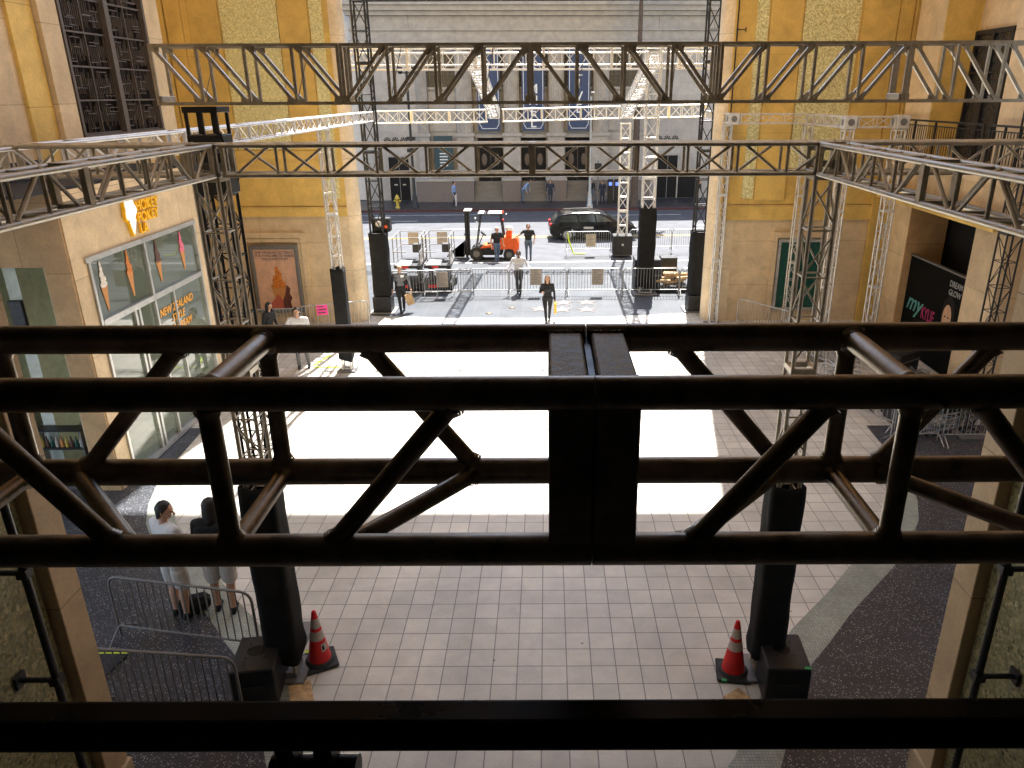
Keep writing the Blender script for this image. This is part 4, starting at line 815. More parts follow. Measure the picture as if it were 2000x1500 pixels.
# ================================================================== crowd barriers
def barrier(x, y, rz, lab, grp, L=2.3, m='galv', sign=None, h=1.12, dark=False):
    t = thing('crowd_barrier', lab, 'barrier', (x, y, 0), rz, grp); r = .02; c = .16
    pts = []
    for (cx_, cz_, a0) in ((c, h-c, 180), (L-c, h-c, 90)):
        for k in range(5): a = R(a0-k*22.5); pts.append((cx_+c*math.cos(a), 0, cz_+c*math.sin(a)))
    MB().path([(0, 0, .04)]+pts+[(L, 0, .04)], r, 8).tube((0, 0, .24), (L, 0, .24), r*.9, 8).build('frame', m, t)
    b = MB(); n = 19
    for i in range(1, n): b.tube((L*i/n, 0, .24), (L*i/n, 0, h-.01), .0095, 6, cap=False)
    b.build('bars', m, t)
    for x_ in (.02, L-.02): MB().path([(x_, -.30, .015), (x_, -.27, .05), (x_, -.08, .20), (x_, 0, .24), (x_, .08, .20), (x_, .27, .05), (x_, .30, .015)], .015, 6).build('foot', m, t)
    if sign:
        a, z0, w_, hh = sign; MB().box((a, -.035, z0), (a+w_, -.026, z0+hh)).build('notice_sign', 'paper', t); b = MB()
        rr = random.Random(int(x*10))
        for k in range(9): b.box((a+.06, -.038, z0+.08+k*.07), (a+w_-.06-rr.uniform(0, .15), -.0355, z0+.1+k*.07))
        b.build('notice_print', 'steelk', t)
    return t
GB = 'crowd barriers closing the pavement'
barrier(-6.75, 29.7, .02, 'crowd barrier in front of the two scissor lifts, left end of the row', GB, 2.3)
barrier(-5.0, 29.85, .01, 'crowd barrier with a paper notice right of the walking man', GB, 2.0, sign=(.50, .42, .48, .62))
barrier(-3.88, 30.05, .01, 'crowd barrier without notice left of the guard in white', GB, 2.28)
barrier(-1.54, 30.05, .0, 'crowd barrier with a notice where the guard in white leans', GB, 2.3, sign=(.83, .45, .48, .66))
barrier(.82, 30.05, .0, 'crowd barrier with a notice above the pink stars', GB, 2.22, sign=(.98, .45, .48, .66))
barrier(3.08, 30.0, .0, 'crowd barrier in front of the black covered tower', GB, 2.28); barrier(5.4, 30.0, .0, 'short visible crowd barrier beside the right black tower', GB, 2.2)
GB2 = 'crowd barriers beside the car'
barrier(.98, 38.75, .02, 'crowd barrier with yellow tape and notice in front of the car', GB2, 2.3, sign=(1.02, .35, .5, .65)); barrier(4.3, 39.3, .02, 'far crowd barrier just right of the street tower', GB2, 2.2); barrier(6.55, 39.4, .02, 'far crowd barrier next to the right black tower', GB2, 2.3)
o = MB().path([(1.05, 38.7, 1.05), (1.1, 38.66, .7), (1.25, 38.6, .3), (1.35, 38.5, .03), (1.6, 38.5, .03), (1.95, 38.5, .03)], .035, 6).build('caution_tape', 'lime'); tag(o, 'yellow caution tape hanging from the barrier by the car', 'tape')
GB3 = 'crowd barriers in the shaded courtyard'
barrier(-6.5, 9.28, -.18, 'dark crowd barrier standing in front of the couple', GB3, 2.3, 'steelk'); barrier(-6.0, 7.75, -.10, 'dark crowd barrier lowest in the view beside the speaker box', GB3, 2.05, 'steelk')
barrier(-8.35, 24.3, .35, 'crowd barrier under the ice cream poster behind the man in white', GB3, 2.3); barrier(-10.3, 23.9, .1, 'crowd barrier at the left end beneath the poster', GB3, 2.1)
barrier(6.6, 25.2, -.95, 'crowd barrier angled away from the right portal jamb', GB3, 2.3); barrier(7.55, 22.9, -1.15, 'crowd barrier leading toward the stacked trusses on the right', GB3, 2.3); barrier(7.2, 18.6, -1.0, 'crowd barrier in front of the stacked trusses on the right', GB3, 2.3)
barrier(8.0, 15.9, .12, 'crowd barrier with lime tape beside the near right pillar', GB3, 1.2); barrier(9.25, 15.95, .0, 'crowd barrier partly behind the near right pillar', GB3, 2.0)
# pink note, lime tapes
t = thing('pink_note', 'bright pink paper sign taped to the barrier by the man in white', 'sign', (-7.32, 23.6, 1.0), .3); MB().box((-.17, -.02, .04), (.17, -.012, .37)).build('paper', 'pink', t); MB().box((-.13, -.024, .1), (.11, -.021, .14)).box((-.13, -.024, .2), (.13, -.021, .24)).box((-.13, -.024, .3), (.05, -.021, .33)).build('print', 'choc', t)
for lab, a, c, w_ in (('lime tape strip on the floor beside the left pillar', (-6.66, 8.93), (-6.2, 8.93), .04), ('lime tape strip on the floor by the sunlit left tower', (-7.1, 21.45), (-6.0, 21.4), .09), ('angled lime tape strip running from the man in white to the tower', (-7.15, 21.6), (-6.9, 22.6), .09), ('lime tape strip behind the left traffic cone', (-3.62, 8.95), (-3.2, 8.95), .04)):
    o = MB().bar((*a, .012), (*c, .012), w_, .004).build('floor_tape', 'lime'); tag(o, lab, 'tape', 'lime tape strips on the floor')
for lab, a, c in (('timber board lying under the left traffic cone', (-3.5, 8.3), (-3.2, 7.6)), ('timber board lying in front of the right traffic cone', (2.5, 8.1), (2.75, 7.7))):
    o = MB().bar((*a, .015), (*c, .015), .3, .014).build('timber_board', 'wood'); tag(o, lab, 'board', 'timber boards by the cones')
o = sheet('cable_ramp', [(-6.8, 8.9), (-6.2, 8.9), (-6.4, 7.9), (-6.8, 7.6)], .03, 'roofm', .009); del o['kind']; tag(o, 'dark rubber mat on the floor beside the left pillar', 'mat')
def cable(lab, pts, r_=.012):
    P_ = []
    for i in range(len(pts)-1):
        for k in range(6): u_ = k/6; P_.append((pts[i][0]*(1-u_)+pts[i+1][0]*u_+.04*math.sin(3*i+k*1.3), pts[i][1]*(1-u_)+pts[i+1][1]*u_+.04*math.cos(2*i+k*1.1), .014+r_))
    P_.append((*pts[-1], .014+r_)); tag(MB().path(P_, r_, 6).build('floor_cable', 'rub'), lab, 'cable', 'black cables lying on the floor')
0 and cable('black cable trailing from the left speaker box toward the left pillar', [(-4.3, 8.1), (-5.0, 7.9), (-5.9, 8.4), (-6.7, 8.2)])
0 and cable('black cable curving from the right speaker box over the terrazzo', [(3.5, 8.2), (4.1, 8.6), (4.5, 8.3), (4.45, 7.0)])
cable('black cable along the foot of the right pile of trusses', [(7.6, 21.5), (8.3, 19.8), (8.4, 17.6), (9.4, 16.2)])
# speaker boxes and cones
def spk(x, y, lab, rz, g=True):
    t = thing('speaker_box', lab, 'speaker', (x, y, 0), rz, 'black speaker boxes by the towers'); MB().bevbox((-.29, -.36, .02), (.29, .36, .62), .018).build('cabinet', 'blk', t)
    MB().lathe([(.115, .6195), (.11, .623), (.09, .6235), (.0, .624)], (-.02, .05, 0), 20).build('pole_socket', 'rail', t); b = MB()
    for sx in (-1, 1):
        for sy in (-1, 1): b.tube((sx*.12, .05+sy*.14, .618), (sx*.12, .05+sy*.14, .625), .014, 8)
    b.build('screws', 'rail', t); MB().bevbox((-.14, -.368, .25), (.14, -.358, .36), .003).build('handle', 'rub', t)
    if g: MB().box((.20, -.345, .6205), (.28, -.30, .624)).build('green_tape', 'green', t)
spk(-3.98, 8.22, 'black speaker box at the foot of the left tower', .12, False); spk(3.20, 8.22, 'black speaker box with green tape at the foot of the right tower', -.06)
def cone(x, y, rz, lab, sign):
    t = thing('traffic_cone', lab, 'traffic cone', (x, y, 0), rz, 'red traffic cones'); H_ = .90
    r = lambda z: .175+(.028-.175)*z/H_
    MB().bevbox((-.235, -.235, 0.004), (.235, .235, .045), .022).lathe([(.215, .044), (.20, .07), (.18, .085)], (0, 0, 0), 20).build('base', 'rub', t)
    MB().lathe([(r(.05), .05), (r(.45), .45), (r(.6), .6), (r(.88), .88), (.020, .90), (.004, .902)], (0, 0, 0), 28).build('body', 'red', t)
    for z0, z1 in ((.44, .58), (.635, .78)): MB().lathe([(r(z0)+.003, z0), (r(z1)+.003, z1)], (0, 0, 0), 28).build('reflective_band', 'refl', t)
    if sign:
        b = MB(); vs = []
        for z in (.26, .38):
            for k in range(6): a = R(-78+k*10); vs.append(((r(z)+.004)*math.cos(a), (r(z)+.004)*math.sin(a), z))
        b.add(vs, [(k, k+1, k+7, k+6) for k in range(5)], True); b.build('label_plate', 'refl', t)
        b = MB(); vs = []
        for z in (.285, .355):
            for k in range(3): a = R(-74+k*8); vs.append(((r(z)+.006)*math.cos(a), (r(z)+.006)*math.sin(a), z))
        b.add(vs, [(0, 1, 4, 3), (1, 2, 5, 4)], True); b.build('label_print', 'blk', t)
    else: MB().box((-.17, -.238, .02), (-.10, -.20, .047)).build('green_tape', 'green', t)
cone(-3.33, 8.75, .45, 'red traffic cone with a white label beside the left tower', True); cone(2.62, 8.5, -.15, 'red traffic cone without label beside the right tower', False)
# stage boxes and pallet on the right
t = thing('equipment_case', 'large black equipment case behind the right barriers', 'case', (4.15, 31.0, 0), 0, 'black equipment cases'); MB().bevbox((-.55, -.4, .0), (.55, .4, 1.35), .03).build('body', 'blk', t); MB().bevbox((-.56, -.41, .66), (.56, .41, .70), .005).build('trim', 'steelk', t)
t = thing('equipment_case', 'flat black board sticking out beside the covered tower', 'case', (4.45, 33.6, .0), 0, 'black equipment cases'); MB().bevbox((-.1, -.4, .0), (.9, .4, .75), .02).build('body', 'blk', t); MB().bevbox((-.11, -.41, .3), (.91, .41, .33), .004).build('trim', 'steelk', t)
t = thing('equipment_case', 'low black case behind the stack of pale timber', 'case', (5.2, 32.0, 0), 0, 'black equipment cases'); MB().bevbox((-.35, -.3, .0), (.35, .3, 1.2), .02).build('body', 'blk', t); MB().bevbox((-.36, -.31, .8), (.36, .31, .83), .004).build('trim', 'steelk', t)
pt = thing('timber_stack', 'stack of pale timber blocks on a black pallet', 'timber', (5.2, 30.9, 0)); MB().bevbox((-.62, -.5, 0), (.68, .5, .28), .02).build('pallet', 'blk', pt)
rr = random.Random(2)
for k in range(16):
    x = rr.uniform(-.5, .45); y = rr.uniform(-.3, .3); z = .3+.11*(k//4); a = rr.uniform(-.9, .9); L = rr.uniform(.3, .5)
    MB().bar((x-L*math.cos(a)*.6, y-L*math.sin(a)*.5, z+.05), (x+L*math.cos(a)*.6, y+L*math.sin(a)*.5, z+.05), .12, .09).build('block', 'wood', pt)
# truss sections piled on the right side of the courtyard
rr = random.Random(11); k = 0
for (x, y, z, a, L) in ((8.6, 21.6, .2, 1.25, 3.0), (9.3, 21.3, .2, 1.2, 2.6), (8.9, 21.5, .55, 1.3, 2.4), (9.2, 18.8, .2, .7, 2.4), (9.8, 18.2, .2, .9, 2.2), (9.5, 18.5, .52, .75, 2.2), (10.2, 19.4, .2, 1.4, 2.0), (9.6, 16.7, .2, .35, 1.9)):
    d = Vector((math.cos(a), math.sin(a), 0))*L/2; c_ = Vector((x, y, z))
    simple('loose_truss', ['loose silver truss section at the left of the rear pile', 'loose silver truss section lying behind the portal side barriers', 'loose silver truss section lying on top of the rear pile', 'loose truss section at the bottom of the nearer pile', 'loose truss section beside the shop hoarding', 'loose truss section on top of the nearer pile', 'loose truss section close to the stone pier', 'loose truss section nearest the right pillar'][k], c_-d, c_+d, .30, .30, 'alub' if k < 3 else 'galv', .4, rl=.011, group='loose truss sections stacked on the right', sec=2.4, seg=5, n=6); k += 1
for k, (x, y, lab) in enumerate(((9.0, 17.3, 'black road case nearest the near right barrier'), (10.4, 17.6, 'black road case beside the stone pier'), (10.2, 20.6, 'black road case in front of the hoarding'))):
    t = thing('road_case', lab, 'case', (x, y, 0), .3*k, 'black road cases'); MB().bevbox((-.5, -.35, .1), (.5, .35, .75), .02).build('body', 'blk', t); MB().bevbox((-.51, -.36, .5), (.51, .36, .53), .004).build('trim', 'steelk', t); b = MB()
    for sx in (-.4, .4):
        for sy in (-.28, .28): b.tube((sx-.02, sy, .05), (sx+.02, sy, .05), .05, 10)
    b.build('castors', 'rub', t)
# ================================================================== vehicles
def car():
    t = thing('parked_car', 'black sport utility car parked across the street behind the barrier', 'car', (2.6, 44.1, -.12), R(2.5)); L = 4.9
    W = .95
    prof = [(-2.42, .42), (-2.46, .75), (-2.40, 1.02), (-2.22, 1.12), (-1.93, 1.50), (-1.75, 1.62), (-1.2, 1.70), (-.2, 1.73), (.35, 1.69), (.75, 1.55), (1.30, 1.14), (1.45, 1.08), (2.05, .99), (2.36, .84), (2.46, .62), (2.42, .34)]
    low = [(2.3, .26), (1.95, .26)]
    def arch(cx_): return [(cx_+.42*math.cos(R(a)), .36+.42*math.sin(R(a))) for a in range(-12, 193, 17)]
    outline = prof+[(2.2, .26)]+arch(1.50)+arch(-1.45)+[(-2.25, .28)]
    def half(z): return W*(1-.05*max(0, z-.9)*2.2) if z > .9 else W*(1-.06*max(0, .5-z))
    n = len(outline); b = MB(); vs = []
    for s_ in (-1, 1):
        for k_, (f, ins) in enumerate(((1, 0), (.955, .05))):
            pass
    rings = []
    for yy, sc, dz in ((-1, .96, 0), (-.93, 1.0, .0), (.93, 1.0, 0), (1, .96, 0)):
        rg = []
        for (x, z) in outline: cz_ = .8; hw = half(z); yv = yy*hw; xs = x*(.985 if abs(yy) == 1 else 1); zs = cz_+(z-cz_)*(.97 if abs(yy) == 1 else 1); rg.append((xs, yv, zs))
        rings.append(rg)
    vs = [v for rg in rings for v in rg]
    fs = [(r_*n+i, r_*n+(i+1) % n, (r_+1)*n+(i+1) % n, (r_+1)*n+i) for r_ in range(3) for i in range(n)]
    b.add(vs, fs, False); b.add(rings[0], [tuple(range(n))]); b.add(rings[3], [tuple(range(n-1, -1, -1))]); b.build('body', 'carb', t)
    for s_ in (-1, 1):
        yv = lambda z, e=.012: s_*(half(z)*.965+.02+e)
        for nm, pts in (('side_window', [(-1.95, 1.16), (-1.72, 1.52), (-.95, 1.60), (-.85, 1.15)]), ('side_window', [(-.78, 1.15), (-.86, 1.60), (.02, 1.62), (.12, 1.14)]), ('side_window', [(.20, 1.14), (.10, 1.62), (.45, 1.56), (1.05, 1.14)])):
            bb = MB(); vs = [(x, yv(z), z) for x, z in pts]+[(x, yv(z, -.03), z) for x, z in pts]; m_ = len(pts)
            bb.add(vs, [tuple(range(m_)), tuple(range(2*m_-1, m_-1, -1))]+[(i, (i+1) % m_, m_+(i+1) % m_, m_+i) for i in range(m_)]); bb.build(nm, 'glass', t)
        MB().bar((-1.6, s_*.72, 1.73), (.1, s_*.72, 1.77), .03, .03).build('roof_rail', 'frame', t); MB().bevbox((.75, s_*.95, 1.05), (.95, s_*1.13, 1.2), .03).build('mirror', 'carb', t)
        for x in (-1.45, 1.50):
            w_ = MB().tube((x, s_*.72, .36), (x, s_*.95, .36), .36, 24).build('wheel', 'rub', t); rb = MB().tube((x, s_*.945, .36), (x, s_*.958, .36), .25, 20)
            for k in range(5): a = R(72*k); rb.bar((x, s_*.962, .36), (x+.24*math.cos(a), s_*.962, .36+.24*math.sin(a)), .012, .05, (0, 1, 0))
            rb.build('rim', 'rim', w_)
        MB().bevbox((-2.46, s_*.62, .92), (-2.28, s_*.93, 1.06), .02).build('tail_light', 'redd', t); MB().bevbox((2.22, s_*.6, .72), (2.42, s_*.9, .86), .02).build('headlight', 'frame', t)
    for nm, pts in (('windscreen', [(.82, -.72, 1.53), (.82, .72, 1.53), (1.31, .80, 1.16), (1.31, -.80, 1.16)]), ('rear_window', [(-1.97, -.7, 1.50), (-1.97, .7, 1.50), (-2.23, .74, 1.16), (-2.23, -.74, 1.16)])):
        bb = MB(); o_ = Vector((.03 if pts[0][0] > 0 else -.03, 0, .02)); vs = [Vector(p)+o_ for p in pts]+[Vector(p) for p in pts]; bb.add(vs, [(0, 1, 2, 3), (7, 6, 5, 4), (0, 4, 5, 1), (1, 5, 6, 2), (2, 6, 7, 3), (3, 7, 4, 0)]); bb.build(nm, 'glass', t)
    MB().box((-.55, -.975, .72), (.0, -.962, .86)).build('door_lettering', 'frame', t)
    t.scale = (1.02, 1, .91)
car()
def forklift():
    t = thing('forklift', 'orange and black forklift with raised roof guard facing left', 'forklift', (-2.95, 38.2, -.12)); o_ = 0
    MB().bevbox((-.75, -.5, .25), (.7, .5, .72), .06).build('chassis', 'blk', t)
    MB().prism([(.15, .55), (.25, .98), (.75, 1.12), (1.42, 1.12), (1.52, .85), (1.50, .30), (1.30, .30), (1.22, .55)], -.52, .52, 'Y').build('counterweight', 'orange', t)
    MB().prism([(-.45, .60), (.12, .66), (.12, .78), (-.3, .72)], -.53, .53, 'Y').build('side_panel', 'orange', t)
    for x, r in ((-.62, .34), (1.02, .29)):
        for s_ in (-1, 1): w_ = MB().tube((x, s_*.36, r), (x, s_*.58, r), r, 22).build('wheel', 'rub', t); MB().tube((x, s_*.575, r), (x, s_*.585, r), r*.5, 16).build('hub', 'steelk', w_)
    b = MB()
    for s_ in (-1, 1): b.bar((-1.12, s_*.28, .12), (-1.12, s_*.28, 2.42), .12, .14, (0, 1, 0)); b.bar((-1.02, s_*.2, .2), (-1.02, s_*.2, 2.3), .08, .1, (0, 1, 0))
    for z in (.5, 1.4, 2.38): b.bar((-1.12, -.34, z), (-1.12, .34, z), .1, .1)
    b.build('mast', 'blk', t); MB().bevbox((-1.2, -.36, 2.42), (-.85, -.02, 2.47), .01).bevbox((-1.2, .02, 2.42), (-.85, .36, 2.47), .01).build('mast_top', 'white', t)
    MB().bevbox((-1.24, -.45, .25), (-1.2, .45, .85), .01).bar((-1.22, -.35, 1.25), (-1.22, .35, 1.25), .04, .04).build('carriage', 'blk', t)
    for y in (-.25, .25): MB().prism([(-1.28, .9), (-1.24, .9), (-1.24, .16), (-2.2, .14), (-2.2, .12), (-1.28, .12)], y-.06, y+.06, 'Y').build('fork', 'steelk', t)
    for s_ in (-1, 1): MB().bar((-.62, s_*.45, .7), (-.38, s_*.45, 2.26), .05, .06, (0, 1, 0)).build('guard_post', 'blk', t); MB().bar((.78, s_*.45, 1.0), (.62, s_*.45, 2.26), .07, .10, (0, 1, 0)).build('guard_post', 'blk', t)
    b = MB().bar((-.5, -.47, 2.28), (.72, -.47, 2.28), .05, .05).bar((-.5, .47, 2.28), (.72, .47, 2.28), .05, .05)
    for k in range(8): b.bar((-.5+k*.172, -.47, 2.28), (-.5+k*.172, .47, 2.28), .04, .03)
    b.build('roof_guard', 'blk', t); MB().bevbox((-.48, -.45, 2.32), (-.22, .45, 2.335), .004).bevbox((-.0, -.45, 2.32), (.68, .45, 2.335), .004).build('roof_panel', 'white', t)
    MB().bevbox((-.08, -.25, .72), (.4, .25, .86), .04).bevbox((.32, -.25, .86), (.46, .25, 1.3), .04).build('seat', 'rub', t); MB().bar((-.52, 0, .72), (-.28, 0, 1.25), .05, .05).tube((-.30, 0, 1.24), (-.26, 0, 1.29), .17, 16).build('steering', 'rub', t)
    MB().tube((1.02, -.32, 1.3), (1.02, .32, 1.3), .16, 20).build('gas_cylinder', 'orange', t); MB().lathe([(.19, 0), (.19, .12), (.13, .2), (.02, .23)], (1.03, -.15, 1.46), 18).build('cylinder_cap', 'white', t)
    MB().lathe([(.05, 0), (.05, .12), (.02, .15)], (.74, -.35, 2.32), 12).build('beacon', 'orange', t); MB().ball((.76, -.48, 2.02), .06).build('rear_light', 'redd', t); MB().ball((-.62, -.5, 2.1), .05).ball((-.55, -.5, 1.9), .045).ball((.92, -.5, 2.3), .04).build('work_lights', 'white', t)
forklift()
def lift(x, y, lab):
    t = thing('scissor_lift', lab, 'scissor lift', (x, y, 0), 0, 'scissor lifts behind the barriers'); W, L = .55, 1.5
    MB().bevbox((-W, -.1, .12), (W, L+.2, .42), .03).build('chassis', 'blk', t); MB().bevbox((-.42, -.112, .2), (.0, -.101, .32), .002).build('red_plate', 'red', t)
    for sx in (-1, 1):
        for yy in (.12, L-.05): w_ = MB().tube((sx*(W-.06), yy, .17), (sx*(W+.05), yy, .17), .17, 16).build('wheel', 'rub', t)
    b = MB()
    for sx in (-.38, .38):
        for k in range(3): b.bar((sx, .05, .46+k*.17), (sx, L, .63+k*.17), .05, .06); b.bar((sx, L, .46+k*.17), (sx, .05, .63+k*.17), .05, .06)
    b.build('scissor_arms', 'steelk', t); MB().bevbox((-W, -.12, 1.02), (W, L+.15, 1.14), .015).build('platform', 'blk', t); MB().bevbox((-.22, -.135, 1.03), (.06, -.121, 1.11), .002).build('red_light', 'redd', t)
    MB().box((-W+.1, -.05, 1.142), (.1, L*.6, 1.16)).build('deck_sheet', 'white', t); b = MB(); zt = 2.28
    for sx in (-W+.02, W-.02):
        for yy in (-.1, L*.5, L+.13): b.tube((sx, yy, 1.14), (sx, yy, zt), .02, 6)
        for z in (1.7, zt): b.tube((sx, -.1, z), (sx, L+.13, z), .02, 6)
    for z in (1.7, zt): b.tube((-W+.02, L+.13, z), (W-.02, L+.13, z), .02, 6)
    b.tube((-W+.02, -.1, zt), (W-.02, -.1, zt), .02, 6).tube((-W+.02, -.1, 1.7), (0, -.1, 1.7), .02, 6); b.build('guard_rail', 'steelk', t)
    MB().bevbox((.1, L*.55, 1.5), (.42, L*.8, 1.85), .02).build('control_box', 'rub', t); MB().box((-.2, L+.14, 1.72), (.25, L+.15, 2.22)).build('notice_board', 'paper', t)
    b = MB()
    for k in range(4): b.bar((W+.02, .1+k*.3, 1.16+k*.02), (W-.1, .3+k*.3, 1.5), .07, .03)
    b.build('side_braces', 'galv', t)
lift(-5.78, 30.7, 'scissor lift at the left behind the walking man'); lift(-4.55, 30.75, 'scissor lift at the right nearer the forklift')
# ================================================================== people
PM = dict(skin=mat('skin', (.50, .28, .18), .55, noise=.05), skin2=mat('skin_dark', (.13, .065, .04), .5, noise=.05), black=mat('black_wear', (.014, .014, .016), .85, noise=.25, nscale=20), white=mat('white_shirt', (.62, .62, .62), .85, noise=.08),
          grey=mat('grey_wear', (.16, .16, .17), .85), jeans=mat('blue_jeans', (.09, .13, .19), .85, noise=.2, nscale=20), pale=mat('pale_shorts', (.58, .54, .50), .85, noise=.1), blue=mat('light_blue_shirt', (.22, .32, .55), .85),
          hairb=mat('dark_hair', (.016, .011, .009), .6, noise=.4, nscale=40), hairf=mat('fair_hair', (.30, .18, .08), .6, noise=.4, nscale=40), hairg=mat('grey_hair', (.35, .34, .33), .7), dgrey=mat('charcoal_trousers', (.045, .045, .05), .85), navy=mat('navy_suit', (.02, .025, .045), .8), eye=mat('eye_dark', (.02, .015, .012), .3), lipm=mat('lips', (.35, .10, .08), .5), orangev=mat('red_top', (.5, .04, .03), .8))
def person(label, loc, yaw, top, bottom, skin='skin', hair='hairb', shoe='black', h=1.75, arms=(None, None), legs=None, shorts=False, short_sleeve=False, longhair=False, lean=0, headturn=0, vox=.02, fem=False, extra=None, group=None, headdown=0, cap=None):
    """one figure facing local -Y.  arms: ((elbow),(wrist)) offsets from the shoulder in units of h; legs: ankle offsets"""
    k = h; t = thing('person', label, 'person', loc, yaw, group); prims = []
    ln = math.tan(R(lean))
    def V(x, y, z): return Vector((x*k, (y-ln*max(0, z-.52))*k, z*k))
    def cap_(p, q, r1, r2, m): prims.append((Vector(p), Vector(q), r1*k, r2*k, m))
    sh = .108 if fem else .125; hp = .062 if fem else .056
    legs = legs or ((-.055, .0), (.06, .01))
    # torso
    cap_(V(-hp*.75, 0, .515), V(hp*.75, 0, .515), .068 if fem else .062, .068 if fem else .062, bottom)
    cap_(V(-.035, .0, .60), V(.035, .0, .60), .055 if fem else .064, .055 if fem else .064, top); cap_(V(-.055, -.003, .69), V(.055, -.003, .69), .066, .066, top); cap_(V(-.07, .0, .765), V(.07, .0, .765), .058, .058, top)
    if fem: cap_(V(-.04, -.045, .72), V(.04, -.045, .72), .036, .036, top)
    cap_(V(-sh+.02, .0, .80), V(sh-.02, .0, .80), .040, .040, top); cap_(V(0, .0, .82), V(0, -.008, .87), .032, .030, skin)
    # head
    ht = R(headturn); hd = headdown; hc = V(0, -.012-.02*hd, .925-.008*hd); f = Vector((math.sin(ht), -math.cos(ht), -.35*hd)).normalized()
    cap_(hc+Vector((0, .006*k, .016*k)), hc+f*.012*k+Vector((0, 0, .01*k)), .050, .048, skin); cap_(hc+f*.016*k-Vector((0, 0, .012*k)), hc+f*.022*k-Vector((0, 0, .038*k)), .040, .024, skin)
    cap_(hc+f*.058*k+Vector((0, 0, .008*k)), hc+f*.070*k-Vector((0, 0, .012*k)), .006, .010, skin)
    side = Vector((-f.y, f.x, 0)).normalized()
    for s_ in (-1, 1): cap_(hc+side*s_*.050*k+Vector((0, 0, .008*k)), hc+side*s_*.051*k-Vector((0, 0, .012*k)), .009, .007, skin)
    # legs
    for s_, (ax, ay) in zip((-1, 1), legs):
        hip = V(s_*hp, 0, .50); an = Vector((ax*k, ay*k, .045*k)); kn = hip.lerp(an, .5)+Vector((0, -.02*k, .01*k))
        lower = skin if shorts else bottom
        cap_(hip, hip.lerp(kn, .62), .058, .047, bottom); cap_(hip.lerp(kn, .6), kn, .044, .036, lower); cap_(kn, kn.lerp(an, .35)+Vector((0, .008*k, 0)), .034, .034, lower); cap_(kn.lerp(an, .35)+Vector((0, .008*k, 0)), an, .034 if not shorts else .032, .020 if shorts else .028, lower)
        if shorts: cap_(hip.lerp(kn, .35), hip.lerp(kn, .84), .064, .062, bottom)
        cap_(an+Vector((0, .018*k, -.025*k)), an+Vector((0, -.085*k, -.029*k)), .022, .018, shoe); cap_(an+Vector((0, .005*k, -.01*k)), an+Vector((0, -.05*k, -.025*k)), .026, .02, shoe)
    hands = []
    for s_, am in zip((-1, 1), arms):
        shd = V(s_*sh, 0, .80); e, wr = am if am else ((s_*.045, .015, -.165), (s_*.055, -.03, -.31))
        el = shd+Vector(e)*k; wv = shd+Vector(wr)*k; sl_ = skin if short_sleeve else top
        cap_(shd, shd.lerp(el, .6), .036, .031, top); cap_(shd.lerp(el, .55), el, .028 if short_sleeve else .031, .025, sl_); cap_(el, wv, .025, .017 if short_sleeve else .022, sl_)
        d = (wv-el).normalized(); pc = wv+d*.045*k; cap_(wv, pc, .017, .022, skin); hands.append((wv, d, s_))
    b = MB(); b.cur = 0
    for p, q, r1, r2, m in prims:
        d = (q-p); L = d.length; n_, m_ = 12, 5
        if L < 1e-6: d = Vector((0, 0, 1))
        d = d.normalized(); u = d.orthogonal().normalized(); w_ = d.cross(u); rings = []
        for i in range(m_+1): a = -math.pi/2+math.pi/2*i/m_; rings.append((p+d*r1*math.sin(a), r1*math.cos(a)))
        for i in range(m_+1): a = math.pi/2*i/m_; rings.append((q+d*r2*math.sin(a), r2*math.cos(a)))
        vs = [c_+(u*math.cos(2*math.pi*j/n_)+w_*math.sin(2*math.pi*j/n_))*r for c_, r in rings for j in range(n_)]
        b.add(vs, [(i*n_+j, i*n_+(j+1) % n_, (i+1)*n_+(j+1) % n_, (i+1)*n_+j) for i in range(len(rings)-1) for j in range(n_)], True)
    tmp = b.build('tmp', 'blk'); md = tmp.modifiers.new('r', 'REMESH'); md.mode = 'VOXEL'; md.voxel_size = vox; md.use_smooth_shade = True
    ms = tmp.modifiers.new('s', 'SMOOTH'); ms.iterations = 3; ms.factor = .5
    bpy.context.view_layer.update(); me = bpy.data.meshes.new_from_object(tmp.evaluated_get(bpy.context.evaluated_depsgraph_get())); bpy.data.objects.remove(tmp)
    ms_ = [top, bottom, skin, shoe]; me.materials.clear()
    for x in ms_+['eye', 'lipm']: me.materials.append(PM[x])
    g = MB()
    g.v = [tuple(v.co) for v in me.vertices]; pr = [(p, q-p, max((q-p).length_squared, 1e-9), r1, r2, ms_.index(m)) for p, q, r1, r2, m in prims]
    for f_ in me.polygons:
        c_ = f_.center; best = 9e9; bi = 0
        for p, d, l2, r1, r2, mi in pr:
            tt = min(1, max(0, (c_-p).dot(d)/l2)); v_ = (c_-(p+d*tt)).length-(r1+(r2-r1)*tt)
            if v_ < best: best = v_; bi = mi
        g.f.append(list(f_.vertices)); g.sm.append(True); g.mi.append(bi)
    # fingers, eyes, mouth belong to the same body mesh
    g.cur = 2
    for wv, d, s_ in hands:
        u = Vector((0, -1, 0)); u = (u-d*u.dot(d)); u = u.normalized() if u.length > .01 else d.orthogonal(); v_ = d.cross(u)
        for j in range(4):
            base = wv+d*.055*k+u*(j-1.5)*.0105*k; ln_ = (.030, .036, .038, .028)[j]*k; mid = base+d*ln_*.55+v_*-s_*.004*k; g.tube(base, mid, .0052*k, 6, .005*k).tube(mid, base+d*ln_+v_*-s_*.014*k, .005*k, 6, .0036*k)
        g.tube(wv+d*.02*k+u*.016*k, wv+d*.045*k+u*.032*k, .0062*k, 6, .0055*k).tube(wv+d*.045*k+u*.032*k, wv+d*.062*k+u*.034*k, .0055*k, 6, .004*k)
    g.cur = 4
